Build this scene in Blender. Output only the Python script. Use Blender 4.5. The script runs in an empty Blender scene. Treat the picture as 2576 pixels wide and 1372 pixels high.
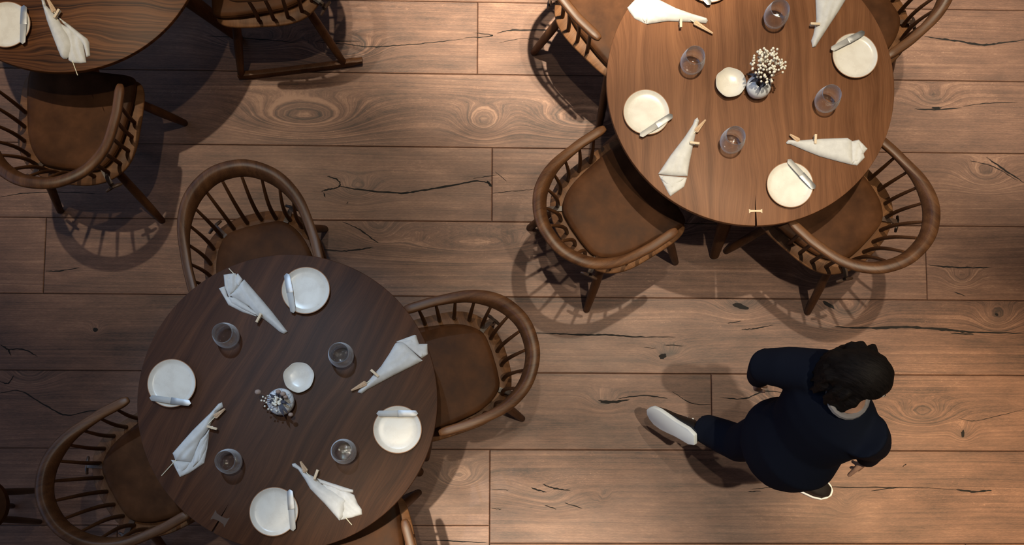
import bpy, bmesh, math, random
from math import sin, cos, pi, radians, sqrt, atan2, exp
from mathutils import Vector, Matrix
from mathutils.geometry import delaunay_2d_cdt
random.seed(7)
C = bpy.context.scene.collection
sc = bpy.context.scene

# ------------------------------------------------------------------ camera
CAM_H = 4.6
CAM_ROT = (radians(4.8817), radians(-1.6366), radians(0.0767))
CX, CY, FPX = 1335.64, 1071.56, 2571.6
cd = bpy.data.cameras.new('camera'); cam = bpy.data.objects.new('camera', cd); C.objects.link(cam)
cam.location = (0, 0, CAM_H); cam.rotation_euler = CAM_ROT
cd.sensor_width = 36; cd.lens = FPX / 2576 * 36
cd.shift_x = (1288 - CX) / 2576; cd.shift_y = (CY - 686) / 2576
cd.clip_start = .05
sc.camera = cam
RM = cam.rotation_euler.to_matrix()

def at(u, v, z=0.0):
    """point on the horizontal plane z seen at photo pixel (u, v)"""
    d = RM @ Vector(((u - CX) / FPX, -(v - CY) / FPX, -1))
    t = (z - CAM_H) / d.z
    return Vector((t * d.x, t * d.y, z))

# ------------------------------------------------------------------ world, lights, exposure
sc.view_settings.view_transform = 'Standard'; sc.view_settings.look = 'None'
sc.view_settings.gamma = 1; sc.view_settings.use_curve_mapping = False
sc.view_settings.exposure = 0.06
w = bpy.data.worlds.new('world'); sc.world = w; w.use_nodes = True
wt = w.node_tree
def wm(op, a, b=None, c=None):
    x = wt.nodes.new('ShaderNodeMath'); x.operation = op
    for i, v in enumerate((a, b, c)):
        if v is None: continue
        if isinstance(v, (int, float)): x.inputs[i].default_value = v
        else: wt.links.new(v, x.inputs[i])
    return x.outputs[0]
wc = wt.nodes.new('ShaderNodeTexCoord'); ws = wt.nodes.new('ShaderNodeSeparateXYZ'); wt.links.new(wc.outputs['Generated'], ws.inputs[0])
az = wm('ARCTAN2', ws.outputs[1], wm('MULTIPLY', ws.outputs[0], -1)); el = wm('ARCSINE', ws.outputs[2])
def band(v, lo, hi): return wm('MULTIPLY', wm('GREATER_THAN', v, lo), wm('LESS_THAN', v, hi))
panes = wm('GREATER_THAN', wm('FRACT', wm('MULTIPLY', wm('ADD', az, 3.0), 2.6)), .22)
win = wm('MULTIPLY', wm('MULTIPLY', band(az, -.7, 1.1), band(el, .28, .72)), panes)
wx = wt.nodes.new('ShaderNodeMix'); wx.data_type = 'RGBA'; wt.links.new(win, wx.inputs[0])
wx.inputs[6].default_value = (.012, .011, .011, 1); wx.inputs[7].default_value = (.62, .98, 1.60, 1)
vor = wt.nodes.new('ShaderNodeTexVoronoi'); vor.voronoi_dimensions = '2D'; vor.inputs['Scale'].default_value = 1.9; vor.inputs['Randomness'].default_value = .8
wv = wt.nodes.new('ShaderNodeCombineXYZ'); wt.links.new(az, wv.inputs[0]); wt.links.new(wm('MULTIPLY', el, 1.3), wv.inputs[1]); wt.links.new(wv.outputs[0], vor.inputs['Vector'])
dots = wm('MULTIPLY', wm('LESS_THAN', vor.outputs['Distance'], .042), band(el, .35, 1.15))  # lamp dots added all round so the glasses have sparkles to reflect
wy = wt.nodes.new('ShaderNodeMix'); wy.data_type = 'RGBA'; wt.links.new(dots, wy.inputs[0]); wt.links.new(wx.outputs[2], wy.inputs[6]); wy.inputs[7].default_value = (17, 13, 9, 1)
wt.links.new(wy.outputs[2], wt.nodes['Background'].inputs[0]); wt.nodes['Background'].inputs[1].default_value = 1

def spot(name, loc, target, power, col, size, blend=1.0, rad=.065):
    l = bpy.data.lights.new(name, 'SPOT'); o = bpy.data.objects.new(name, l); C.objects.link(o)
    o.location = loc; l.energy = power; l.color = col; l.spot_size = radians(size); l.spot_blend = blend; l.shadow_soft_size = rad
    o.rotation_euler = (Vector(target) - Vector(loc)).to_track_quat('-Z', 'Y').to_euler()
    return o
def area(name, loc, target, power, col, sx, sy):
    l = bpy.data.lights.new(name, 'AREA'); o = bpy.data.objects.new(name, l); C.objects.link(o)
    l.shape = 'RECTANGLE'; l.size = sx; l.size_y = sy; l.energy = power; l.color = col
    o.location = loc; o.rotation_euler = (Vector(target) - Vector(loc)).to_track_quat('-Z', 'Y').to_euler()
    return o
WARM = (1, .88, .66); WARM2 = (1, .72, .40); COOL = (.60, .80, 1)
ZL = 9.5
spot('ceiling_spot', (.55, 2.8, ZL), (.24, 2.85, 0), 12500, WARM, 16.5)
spot('ceiling_spot', (1.0, 2.7, ZL), (.95, 1.80, 0), 2750, WARM, 22)
spot('ceiling_spot', (-1.70, 2.9, ZL), (-1.70, 2.3, 0), 1900, WARM, 20)
spot('ceiling_spot', (-1.5, 0, ZL), (.05, -.60, 0), 6800, WARM, 13)
spot('ceiling_spot', (2.3, -.4, ZL), (2.22, .0, 0), 5400, WARM2, 14)
spot('ceiling_spot', (2.6, 2.5, ZL), (2.62, 2.42, 0), 5400, WARM, 15.5)
spot('ceiling_spot', (1.6, -.3, ZL), (1.1, .15, 0), 1850, WARM, 24)
spot('ceiling_spot', (-.2, 1.1, ZL), (-.35, 1.15, 0), 640, WARM, 30)
spot('added_cool_fill', (-1.5, 4.2, ZL), (-.90, .45, .7), 1600, (.52, .74, 1), 12)  # cool fill added to turn the lower left table's plates bluish

# ------------------------------------------------------------------ node helpers
def mat(name, base=(.5, .5, .5), rough=.5, metal=0, spec=.5):
    m = bpy.data.materials.new(name); m.use_nodes = True
    b = m.node_tree.nodes['Principled BSDF']
    b.inputs['Base Color'].default_value = (*base, 1); b.inputs['Roughness'].default_value = rough
    b.inputs['Metallic'].default_value = metal; b.inputs['Specular IOR Level'].default_value = spec
    return m
class N:
    def __init__(s, m): s.t = m.node_tree; s.b = s.t.nodes['Principled BSDF']
    def n(s, typ, **k):
        x = s.t.nodes.new(typ)
        for a, v in k.items():
            if a.startswith('i_'): x.inputs[a[2:].replace('_', ' ')].default_value = v
            else: setattr(x, a, v)
        return x
    def l(s, a, b): s.t.links.new(a, b)
    def math(s, op, a, b=None, c=None, clamp=False):
        x = s.t.nodes.new('ShaderNodeMath'); x.operation = op; x.use_clamp = clamp
        for i, v in enumerate((a, b, c)):
            if v is None: continue
            if isinstance(v, (int, float)): x.inputs[i].default_value = v
            else: s.l(v, x.inputs[i])
        return x.outputs[0]
    def ramp(s, fac, stops):
        x = s.t.nodes.new('ShaderNodeValToRGB'); e = x.color_ramp.elements
        while len(e) < len(stops): e.new(.5)
        for q, (p, c) in zip(e, stops): q.position = p; q.color = (*c, 1)
        s.l(fac, x.inputs[0]); return x.outputs[0]
    def mix(s, typ, fac, a, b):
        x = s.t.nodes.new('ShaderNodeMix'); x.data_type = 'RGBA'; x.blend_type = typ
        if isinstance(fac, (int, float)): x.inputs[0].default_value = fac
        else: s.l(fac, x.inputs[0])
        for i, v in ((6, a), (7, b)):
            if isinstance(v, tuple): x.inputs[i].default_value = (*v, 1)
            else: s.l(v, x.inputs[i])
        return x.outputs[2]
    def comb(s, x, y, z):
        c = s.t.nodes.new('ShaderNodeCombineXYZ')
        for i, v in enumerate((x, y, z)):
            if isinstance(v, (int, float)): c.inputs[i].default_value = v
            else: s.l(v, c.inputs[i])
        return c.outputs[0]
    def noise(s, vec, scale, detail=3, rough=.5, dist=0):
        x = s.t.nodes.new('ShaderNodeTexNoise'); x.inputs['Scale'].default_value = scale
        x.inputs['Detail'].default_value = detail; x.inputs['Roughness'].default_value = rough; x.inputs['Distortion'].default_value = dist
        s.l(vec, x.inputs['Vector']); return x.outputs['Fac']
    def bump(s, h, strength, dist=.002):
        x = s.t.nodes.new('ShaderNodeBump'); x.inputs['Strength'].default_value = strength; x.inputs['Distance'].default_value = dist
        s.l(h, x.inputs['Height']); s.l(x.outputs[0], s.b.inputs['Normal'])

def wood(name, dark, mid, light, axis='Y', ring=26, fine=420, rough=.42, contrast=1.0, bump=.12, cath=.05, warp=.9, spec=.12):
    """oak-like wood, grain running along the object's own axis"""
    m = mat(name, mid, rough, 0, spec); k = N(m)
    tc = k.n('ShaderNodeTexCoord').outputs['Object']
    sp = k.n('ShaderNodeSeparateXYZ'); k.l(tc, sp.inputs[0])
    X, Y, Z = sp.outputs
    along, across, other = {'Y': (Y, X, Z), 'X': (X, Y, Z), 'Z': (Z, X, Y)}[axis]
    a = k.math('MULTIPLY', along, warp); 
    base = k.comb(a, k.math('MULTIPLY', across, 3.2), k.math('MULTIPLY', other, 3.2))
    wobble = k.noise(base, 1.3, 2, .5)
    g = k.math('ADD', across, k.math('MULTIPLY', k.math('SUBTRACT', wobble, .5), cath * 4))
    gv = k.comb(k.math('MULTIPLY', along, .55), k.math('MULTIPLY', g, ring), k.math('MULTIPLY', other, ring * .5))
    rings = k.noise(gv, 1.0, 2, .55)
    fv = k.comb(k.math('MULTIPLY', along, 9), k.math('MULTIPLY', g, fine), k.math('MULTIPLY', other, fine))
    fib = k.noise(fv, 1.0, 3, .6)
    big = k.noise(tc, 2.3, 2, .5)
    v = k.math('ADD', k.math('MULTIPLY', rings, .55 * contrast), k.math('MULTIPLY', fib, .45))
    v = k.math('ADD', v, k.math('MULTIPLY', k.math('SUBTRACT', big, .5), .5))
    v = k.math('ADD', v, .5 - (.55 * contrast + .45) / 2)
    col = k.ramp(v, [(.28, dark), (.5, mid), (.72, light)])
    k.l(col, k.b.inputs['Base Color'])
    k.bump(fib, bump, .001)
    return m

M = {}
M['chair'] = wood('chair_oak', (.035, .013, .006), (.095, .039, .016), (.165, .072, .030), 'Y', 34, 380, .42, 1.0, .12, .05, .9, .30)
M['chair_seat'] = wood('seat_oak', (.060, .026, .012), (.140, .062, .027), (.21, .10, .045), 'X', 24, 320, .45, 1)
M['spindle'] = wood('spindle_oak', (.035, .014, .007), (.085, .035, .015), (.13, .055, .024), 'Z', 30, 380, .4, .9)
M['table'] = wood('table_oak', (.095, .036, .014), (.160, .065, .028), (.225, .096, .042), 'Y', 30, 330, .50, 1.1, .16, .05, .9, .20)
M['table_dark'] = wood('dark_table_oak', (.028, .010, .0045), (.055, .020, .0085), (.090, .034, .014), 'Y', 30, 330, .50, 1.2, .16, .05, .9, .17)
M['table3'] = wood('table_oak_coarse', (.020, .006, .002), (.080, .028, .009), (.150, .056, .019), 'X', 115, 330, .42, 1.9, .2, .045, 1.5)
M['table_leg'] = wood('table_leg_oak', (.05, .022, .011), (.11, .05, .024), (.16, .075, .036), 'Z', 20, 300, .5)
M['dark'] = mat('dark_gap', (.006, .004, .003), .9)
M['brass_key'] = mat('pale_key_wood', (.62, .47, .30), .45)
M['dark_key'] = mat('dark_key_wood', (.060, .026, .013), .5)

def leather():
    m = mat('brown_leather', (.10, .045, .02), .5, 0, .07); k = N(m)
    tc = k.n('ShaderNodeTexCoord').outputs['Object']
    a = k.noise(tc, 7, 4, .6); b = k.noise(tc, 260, 3, .6)
    col = k.ramp(a, [(.3, (.026, .010, .0045)), (.55, (.066, .026, .0105)), (.8, (.112, .045, .019))])
    k.l(col, k.b.inputs['Base Color'])
    k.l(k.math('ADD', k.math('MULTIPLY', a, .25), .36), k.b.inputs['Roughness'])
    k.bump(b, .25, .0006); return m
M['leather'] = leather()
def linen():
    m = mat('linen', (.60, .59, .58), .9, 0, .2); k = N(m)
    tc = k.n('ShaderNodeTexCoord').outputs['Object']
    a = k.noise(tc, 900, 2, .6); b = k.noise(tc, 40, 3, .5)
    k.l(k.ramp(k.math('ADD', k.math('MULTIPLY', a, .5), k.math('MULTIPLY', b, .5)), [(.3, (.50, .49, .48)), (.7, (.68, .67, .65))]), k.b.inputs['Base Color'])
    k.bump(a, .3, .0006); return m
M['linen'] = linen()
def ceramic(name, a, b, rough=.28):
    m = mat(name, a, rough); k = N(m)
    tc = k.n('ShaderNodeTexCoord').outputs['Object']
    v = k.noise(tc, 18, 4, .6); s = k.noise(tc, 500, 1, .5)
    col = k.ramp(v, [(.3, b), (.65, a)])
    sp = k.ramp(s, [(.24, (.55, .45, .35)), (.29, (1, 1, 1))])
    k.l(k.mix('MULTIPLY', .5, col, sp), k.b.inputs['Base Color'])
    k.l(k.math('ADD', k.math('MULTIPLY', v, .2), rough - .1), k.b.inputs['Roughness']); return m
M['glaze'] = ceramic('cream_glaze', (.74, .70, .63), (.66, .61, .54))
M['clay'] = mat('bare_clay_rim', (.33, .17, .09), .7)
M['white_glaze'] = ceramic('white_glaze', (.78, .80, .83), (.70, .73, .77), .3)
def crackle():
    m = mat('crackle_glaze', (.8, .82, .85), .3); k = N(m)
    tc = k.n('ShaderNodeTexCoord').outputs['Object']
    v = k.n('ShaderNodeTexVoronoi', feature='DISTANCE_TO_EDGE'); v.inputs['Scale'].default_value = 38; k.l(tc, v.inputs['Vector'])
    k.l(k.ramp(v.outputs['Distance'], [(.012, (.10, .13, .20)), (.035, (.80, .83, .87))]), k.b.inputs['Base Color']); return m
M['crackle'] = crackle()
M['steel'] = mat('brushed_steel', (.30, .30, .31), .45, 1)
M['steel_handle'] = mat('matt_steel', (.36, .35, .34), .6, .7)
M['clip'] = mat('pale_clip_wood', (.66, .52, .36), .6)
M['wheat'] = mat('dry_wheat', (.56, .38, .24), .75)
M['stalk'] = mat('dry_straw', (.78, .70, .52), .6)
M['petal'] = mat('white_blossom', (.82, .78, .68), .7)
M['darkleaf'] = mat('dark_leaf', (.035, .035, .055), .6)
M['twig'] = mat('brown_twig', (.13, .06, .035), .7)
M['dried'] = mat('dried_pod', (.33, .24, .20), .7)
M['strap'] = mat('dark_leather_strap', (.06, .032, .02), .38)
M['cloth'] = mat('navy_cloth', (.0055, .0075, .0155), .9, 0, .1)
M['black'] = mat('black_cloth', (.005, .005, .006), .85, 0, .15)
def hair():
    m = mat('black_hair', (.006, .0045, .004), .65, 0, .12); k = N(m)
    tc = k.n('ShaderNodeTexCoord').outputs['Object']; sp = k.n('ShaderNodeSeparateXYZ'); k.l(tc, sp.inputs[0])
    ang = k.math('ADD', k.math('MULTIPLY', sp.outputs[0], 90), k.math('MULTIPLY', sp.outputs[1], 150))
    f = k.noise(k.comb(ang, k.math('MULTIPLY', sp.outputs[2], 25), k.math('MULTIPLY', sp.outputs[0], 30)), 1.0, 4, .7)
    k.l(k.ramp(f, [(.3, (.003, .0022, .002)), (.7, (.012, .009, .008))]), k.b.inputs['Base Color']); k.bump(f, .8, .004); return m
M['hair'] = hair()
M['skin'] = mat('skin', (.42, .24, .17), .55)
M['shoe'] = mat('black_shoe', (.012, .010, .010), .4)
M['sole'] = mat('white_rubber_sole', (.72, .76, .80), .6)
M['lace'] = mat('white_lace', (.72, .74, .78), .7)
M['collar'] = mat('grey_collar', (.16, .15, .16), .7)
M['eye'] = mat('eye_white', (.7, .7, .68), .2)
M['lip'] = mat('lip', (.35, .13, .11), .5)
M['bluecloth'] = mat('blue_cloth', (.03, .07, .17), .8)

def glass():
    """thin clear glass: see-through face on, mirror-like and painted white at its edges"""
    m = bpy.data.materials.new('clear_glass'); m.use_nodes = True; t = m.node_tree; t.nodes.clear()
    o = t.nodes.new('ShaderNodeOutputMaterial'); mx = t.nodes.new('ShaderNodeMixShader')
    tr = t.nodes.new('ShaderNodeBsdfTransparent'); gl = t.nodes.new('ShaderNodeBsdfGlossy')
    tr.inputs[0].default_value = (.985, .99, .995, 1); gl.inputs['Roughness'].default_value = .035
    fr = t.nodes.new('ShaderNodeLayerWeight'); fr.inputs[0].default_value = .5
    pw = t.nodes.new('ShaderNodeMath'); pw.operation = 'POWER'; pw.inputs[1].default_value = 3.2; t.links.new(fr.outputs['Facing'], pw.inputs[0])
    mu = t.nodes.new('ShaderNodeMath'); mu.operation = 'MULTIPLY_ADD'; mu.inputs[1].default_value = .85; mu.inputs[2].default_value = .06; mu.use_clamp = True
    nz = t.nodes.new('ShaderNodeTexNoise'); nz.inputs['Scale'].default_value = 45
    tc = t.nodes.new('ShaderNodeTexCoord'); t.links.new(tc.outputs['Object'], nz.inputs['Vector'])
    bp = t.nodes.new('ShaderNodeBump'); bp.inputs['Strength'].default_value = .7; bp.inputs['Distance'].default_value = .004
    t.links.new(nz.outputs[0], bp.inputs['Height']); t.links.new(bp.outputs[0], gl.inputs['Normal'])
    t.links.new(pw.outputs[0], mu.inputs[0]); t.links.new(mu.outputs[0], mx.inputs[0])
    t.links.new(tr.outputs[0], mx.inputs[1]); t.links.new(gl.outputs[0], mx.inputs[2]); df = t.nodes.new('ShaderNodeBsdfDiffuse'); df.inputs[0].default_value = (.85, .87, .9, 1); m2 = t.nodes.new('ShaderNodeMixShader')  # diffuse white mixed in at grazing angles imitates light refracted in the rim
    p2 = t.nodes.new('ShaderNodeMath'); p2.operation = 'POWER'; p2.inputs[1].default_value = 4.0; t.links.new(fr.outputs['Facing'], p2.inputs[0])
    p3 = t.nodes.new('ShaderNodeMath'); p3.operation = 'MULTIPLY'; p3.inputs[1].default_value = 1.3; p3.use_clamp = True; t.links.new(p2.outputs[0], p3.inputs[0])
    t.links.new(p3.outputs[0], m2.inputs[0]); t.links.new(mx.outputs[0], m2.inputs[1]); t.links.new(df.outputs[0], m2.inputs[2]); t.links.new(m2.outputs[0], o.inputs[0])
    return m
M['glass'] = glass()

# ------------------------------------------------------------------ mesh helpers
class MB:
    def __init__(s): s.v = []; s.f = []; s.m = []
    def add(s, vs, fs, mi=0):
        o = len(s.v); s.v += [tuple(p) for p in vs]; s.f += [tuple(i + o for i in f) for f in fs]; s.m += [mi] * len(fs); return s
    def box(s, c, d, rot=None, mi=0):
        vs = [Vector((x * d[0] / 2, y * d[1] / 2, z * d[2] / 2)) for x in (-1, 1) for y in (-1, 1) for z in (-1, 1)]
        if rot is not None: vs = [rot @ p for p in vs]
        return s.add([p + Vector(c) for p in vs], [(0, 1, 3, 2), (4, 6, 7, 5), (0, 4, 5, 1), (2, 3, 7, 6), (0, 2, 6, 4), (1, 5, 7, 3)], mi)
    def rings(s, rs, closed=False, caps=True, mi=0):
        n = len(rs[0]); vs = [p for r in rs for p in r]; fs = []
        m = len(rs)
        for i in range(m if closed else m - 1):
            j = (i + 1) % m
            for k in range(n): fs.append((i * n + k, i * n + (k + 1) % n, j * n + (k + 1) % n, j * n + k))
        if caps and not closed: fs.append(tuple(range(n))[::-1]); fs.append(tuple((m - 1) * n + k for k in range(n)))
        return s.add(vs, fs, mi)
    def lathe(s, prof, n=48, c=(0, 0, 0), mi=0, wob=None, capb=True, capt=True):
        rs = []
        for (r, z) in prof:
            rs.append([(c[0] + r * (wob(2 * pi * k / n, r) if wob else 1) * cos(2 * pi * k / n), c[1] + r * (wob(2 * pi * k / n, r) if wob else 1) * sin(2 * pi * k / n), c[2] + z) for k in range(n)])
        vs = [p for r in rs for p in r]; fs = []
        for i in range(len(rs) - 1):
            for k in range(n): fs.append((i * n + k, i * n + (k + 1) % n, (i + 1) * n + (k + 1) % n, (i + 1) * n + k))
        if capb: fs.append(tuple(range(n))[::-1])
        if capt: fs.append(tuple((len(rs) - 1) * n + k for k in range(n)))
        return s.add(vs, fs, mi)
    def tube(s, pts, rad, n=10, mi=0, caps=True, round_=True):
        P = [Vector(p) for p in pts]
        R = rad if isinstance(rad, (list, tuple)) else [rad] * len(P)
        if round_:
            d0 = (P[0] - P[1]).normalized(); d1 = (P[-1] - P[-2]).normalized()
            P = [P[0] + d0 * R[0] * .5, P[0] + d0 * R[0] * .3] + P + [P[-1] + d1 * R[-1] * .3, P[-1] + d1 * R[-1] * .5]
            R = [R[0] * .45, R[0] * .8] + list(R) + [R[-1] * .8, R[-1] * .45]
        rs = []; up = None
        for i, p in enumerate(P):
            t = (P[min(i + 1, len(P) - 1)] - P[max(i - 1, 0)]).normalized()
            if up is None: up = Vector((0, 0, 1)) if abs(t.z) < .9 else Vector((1, 0, 0))
            a = t.cross(up).normalized(); b = a.cross(t).normalized(); up = b
            rs.append([p + (a * cos(2 * pi * k / n) + b * sin(2 * pi * k / n)) * R[i] for k in range(n)])
        return s.rings(rs, caps=caps, mi=mi)
    def ball(s, c, r, n=10, m=6, sc_=(1, 1, 1), mi=0):
        c = Vector(c); rs = []
        for i in range(1, m):
            a = pi * i / m - pi / 2
            rs.append([c + Vector((cos(a) * cos(2 * pi * k / n) * r * sc_[0], cos(a) * sin(2 * pi * k / n) * r * sc_[1], sin(a) * r * sc_[2])) for k in range(n)])
        vs = [p for q in rs for p in q] + [c - Vector((0, 0, r * sc_[2])), c + Vector((0, 0, r * sc_[2]))]; fs = []
        for i in range(m - 2):
            for k in range(n): fs.append((i * n + k, i * n + (k + 1) % n, (i + 1) * n + (k + 1) % n, (i + 1) * n + k))
        b, t = len(vs) - 2, len(vs) - 1
        for k in range(n): fs.append((b, (k + 1) % n, k)); fs.append((t, (m - 2) * n + k, (m - 2) * n + (k + 1) % n))
        return s.add(vs, fs, mi)
    def mesh(s, name, mats, smooth=True, bevel=0, sub=0, angle=40):
        me = bpy.data.meshes.new(name); me.from_pydata(s.v, [], s.f)
        for m in (mats if isinstance(mats, (list, tuple)) else [mats]): me.materials.append(m)
        for p, mi in zip(me.polygons, s.m): p.material_index = mi
        bm = bmesh.new(); bm.from_mesh(me); bmesh.ops.recalc_face_normals(bm, faces=bm.faces)
        if bevel:
            es = [e for e in bm.edges if len(e.link_faces) == 2 and e.calc_face_angle(0) > radians(35)]
            bmesh.ops.bevel(bm, geom=es, offset=bevel, segments=2, affect='EDGES', profile=.5, clamp_overlap=True)
        if smooth:
            for f in bm.faces: f.smooth = True
            for e in bm.edges:
                if len(e.link_faces) == 2 and e.calc_face_angle(0) > radians(angle): e.smooth = False
        bm.to_mesh(me); bm.free()
        return me
    def obj(s, name, mats, parent=None, **k):
        o = bpy.data.objects.new(name, s.mesh(name, mats, **k)); C.objects.link(o)
        if parent: o.parent = parent
        return o

def tag(o, label, cat, group=None, kind=None):
    if label: o['label'] = label
    if cat: o['category'] = cat
    if group: o['group'] = group
    if kind: o['kind'] = kind
    return o
def thing(name, loc, rz, label, cat, group=None):
    o = bpy.data.objects.new(name, None); C.objects.link(o); o.empty_display_size = .1
    o.location = loc; o.rotation_euler = (0, 0, rz); return tag(o, label, cat, group)
def children(o): return [c for c in bpy.data.objects if c.parent == o]
def copy_tree(o, parent=None):
    c = o.copy(); C.objects.link(c); c.parent = parent
    for ch in children(o): copy_tree(ch, c)
    return c
def smooth_poly(pts, n, closed=False):
    """Catmull-Rom resample"""
    P = [Vector(p) for p in pts]; out = []; m = len(P)
    seg = m if closed else m - 1
    for i in range(seg):
        if closed: a, b, c, d = P[(i - 1) % m], P[i], P[(i + 1) % m], P[(i + 2) % m]
        else: a, b, c, d = P[max(i - 1, 0)], P[i], P[i + 1], P[min(i + 2, m - 1)]
        for k in range(n):
            t = k / n
            out.append(.5 * ((2 * b) + (c - a) * t + (2 * a - 5 * b + 4 * c - d) * t * t + (3 * b - 3 * c + d - a) * t ** 3))
    if not closed: out.append(P[-1])
    return out

# ------------------------------------------------------------------ floor
def build_floor():
    # plank rows: y of the boundaries in metres, from far (top) to near
    SL = []
    W = .34961
    Y0 = 2.0324
    X0, X1 = -3.6, 3.8
    rows = []
    y = Y0 + W * 3
    ys = [Y0 + W * 3, Y0 + W * 2, Y0 + W, Y0, Y0 - W, Y0 - 2 * W, Y0 - 3 * W, Y0 - 4 * W, Y0 - 5 * W]
    jx = lambda px, py: at(px, py).x
    joints = {0: [-1.1, 1.9], 1: [-2.2, .9, 2.9], 2: [jx(1202, 2), -2.9, 3.2], 3: [-3.1, 3.3], 4: [jx(1238, 460), -3.0], 5: [jx(113, 640), jx(2330, 660)],
              6: [-2.9, 3.4], 7: [jx(1790, 1000), -2.7]}
    planks = []
    for i in range(8):
        js = sorted(j for j in joints[i] if X0 < j < X1)
        xs = [X0] + js + [X1]
        for a, b in zip(xs, xs[1:]): planks.append((a, b, ys[i + 1], ys[i]))
    # below: narrow boards left of the joint, a wider one right of it
    y8 = ys[8]; yl = at(1150, 1323).y; yr = at(1800, 1368).y; xj = jx(1232, 1230)
    planks += [(X0, -2.3, yl, y8), (-2.3, xj, yl, y8), (xj, X1, yr, y8)]
    planks += [(X0, -1.7, yl - W, yl), (-1.7, xj, yl - W, yl), (X0, xj, yl - 2 * W, yl - W), (xj, 2.1, yr - W, yr), (2.1, X1, yr - W, yr), (xj, X1, yl - 2 * W, yr - W)]
    # knots: (px, py, radius m, length stretch, strength, darkness)
    K = []
    def knot(px, py, r, st, amp, dk): p = at(px, py); K.append((p.x, p.y, r, st, amp * 2.2, dk))
    knot(765, 300, .07, 3.0, .085, .05); knot(1215, 312, .06, 1.4, .07, .35); knot(1680, 893, .035, 1.6, .03, .9)
    knot(1862, 771, .05, 1.8, .04, .75); knot(2130, 790, .06, 1.6, .05, .4); knot(1180, 620, .05, 6, .05, .05)
    knot(2425, 1090, .035, 1, .03, .55); knot(2320, 1045, .05, 2.2, .05, .25); knot(2510, 800, .05, 1.3, .05, .45)
    knot(2420, 700, .04, 1.3, .04, .35); knot(2480, 440, .05, 1.6, .05, .3); knot(900, 480, .05, 1.5, .04, .35)
    knot(1470, 305, .06, 3, .08, .05); knot(950, 575, .05, 1.5, .04, .25); knot(75, 940, .05, 1.6, .05, .35)
    knot(860, 125, .05, 2.5, .07, .2); knot(1520, 1010, .035, 1.6, .03, .6); knot(1960, 1005, .06, 1.6, .05, .25)
    knot(1155, 1205, .045, 1.8, .05, .05); knot(240, 830, .02, 1, .02, .5); knot(2350, 250, .045, 1.6, .04, .5)
    knot(1340, 1240, .05, 2.2, .02, .25); knot(1400, 1270, .04, 2.2, .02, .2); knot(2060, 680, .05, 1.3, .05, -.15)
    knot(1520, 1250, .02, 1, .02, .3); knot(1180, 500, .02, .6, .0, .5); knot(2130, 1270, .04, 1, .02, .3)
    knot(640, 100, .05, 3, .06, .1); knot(1700, 560, .04, 1.4, .04, .4)
    STEP = .022; GAP = .0009
    me_v = []; me_f = []; bend = []; dark = []; pid = []; mi = []
    for n, (xa, xb, ya, yb) in enumerate(planks):
        rnd = random.random(); xa2, xb2, ya2, yb2 = xa + GAP, xb - GAP, ya + GAP, yb - GAP
        nx = max(2, int((xb2 - xa2) / STEP)); ny = max(2, int((yb2 - ya2) / STEP)); o = len(me_v)
        xs = [xa2 + .0025 * 0 + (xb2 - xa2) * i / nx for i in range(nx + 1)]; yy = [ya2 + (yb2 - ya2) * j / ny for j in range(ny + 1)]
        # bevelled rim
        xs = [xs[0], xs[0] + .003] + xs[1:-1] + [xs[-1] - .003, xs[-1]]; yy = [yy[0], yy[0] + .003] + yy[1:-1] + [yy[-1] - .003, yy[-1]]
        for j, y in enumerate(yy):
            for i, x in enumerate(xs):
                e = i in (0, len(xs) - 1) or j in (0, len(yy) - 1)
                me_v.append((x, y, -.0022 if e else 0.0))
                b = 0; d = 0
                for (kx, ky, r, st, amp, dk) in K:
                    if not (ya - .01 <= ky <= yb + .01): continue
                    u = (x - kx) / (r * st * 1.3); v = (y - ky) / (r * 1.3); q = u * u + v * v
                    if q < 9: b += amp * exp(-q); 
                    u = (x - kx) / (r * st * .55); v = (y - ky) / (r * .45); q = u * u + v * v
                    if q < 9: d += dk * exp(-q)
                bend.append(b); dark.append(d + (.25 if e else 0)); pid.append(rnd)
        m = len(xs)
        for j in range(len(yy) - 1):
            for i in range(len(xs) - 1): me_f.append((o + j * m + i, o + j * m + i + 1, o + (j + 1) * m + i + 1, o + (j + 1) * m + i)); mi.append(0)
        # sides down
        o2 = len(me_v)
        cs = [(xa2, ya2), (xb2, ya2), (xb2, yb2), (xa2, yb2)]
        for z in (-.0022, -.02):
            for c in cs: me_v.append((*c, z)); bend.append(0); dark.append(.6); pid.append(rnd)
        for k in range(4): me_f.append((o2 + k, o2 + 4 + k, o2 + 4 + (k + 1) % 4, o2 + (k + 1) % 4)); mi.append(1)
    # bed under the planks
    o = len(me_v)
    for c in ((X0, ys[0] - 0, -.012), (X1, ys[0], -.012), (X1, yl - 2 * W, -.012), (X0, yl - 2 * W, -.012)): me_v.append(c); bend.append(0); dark.append(1); pid.append(.5)
    me_f.append((o, o + 3, o + 2, o + 1)); mi.append(1)
    # cracks: filled splits, thin slivers sitting flush in the boards
    def crack(pts, w0, seed):
        r = random.Random(seed)
        P = [at(*p) for p in pts]; Q = smooth_poly(P, 8); n = len(Q); o = len(me_v)
        for i, p in enumerate(Q):
            t = (Q[min(i + 1, n - 1)] - Q[max(i - 1, 0)]).normalized(); nn = Vector((-t.y, t.x, 0))
            w = w0 * (sin(pi * i / (n - 1)) ** .6) * (.6 + .8 * r.random()) * .5 + .0003
            off = (r.random() - .5) * .003
            for s_ in (1, -1):
                q = p + nn * (s_ * w + off); me_v.append((q.x, q.y, .0006)); bend.append(0); dark.append(1); pid.append(.5)
        for i in range(n - 1): me_f.append((o + 2 * i, o + 2 * i + 1, o + 2 * i + 3, o + 2 * i + 2)); mi.append(1)
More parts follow.
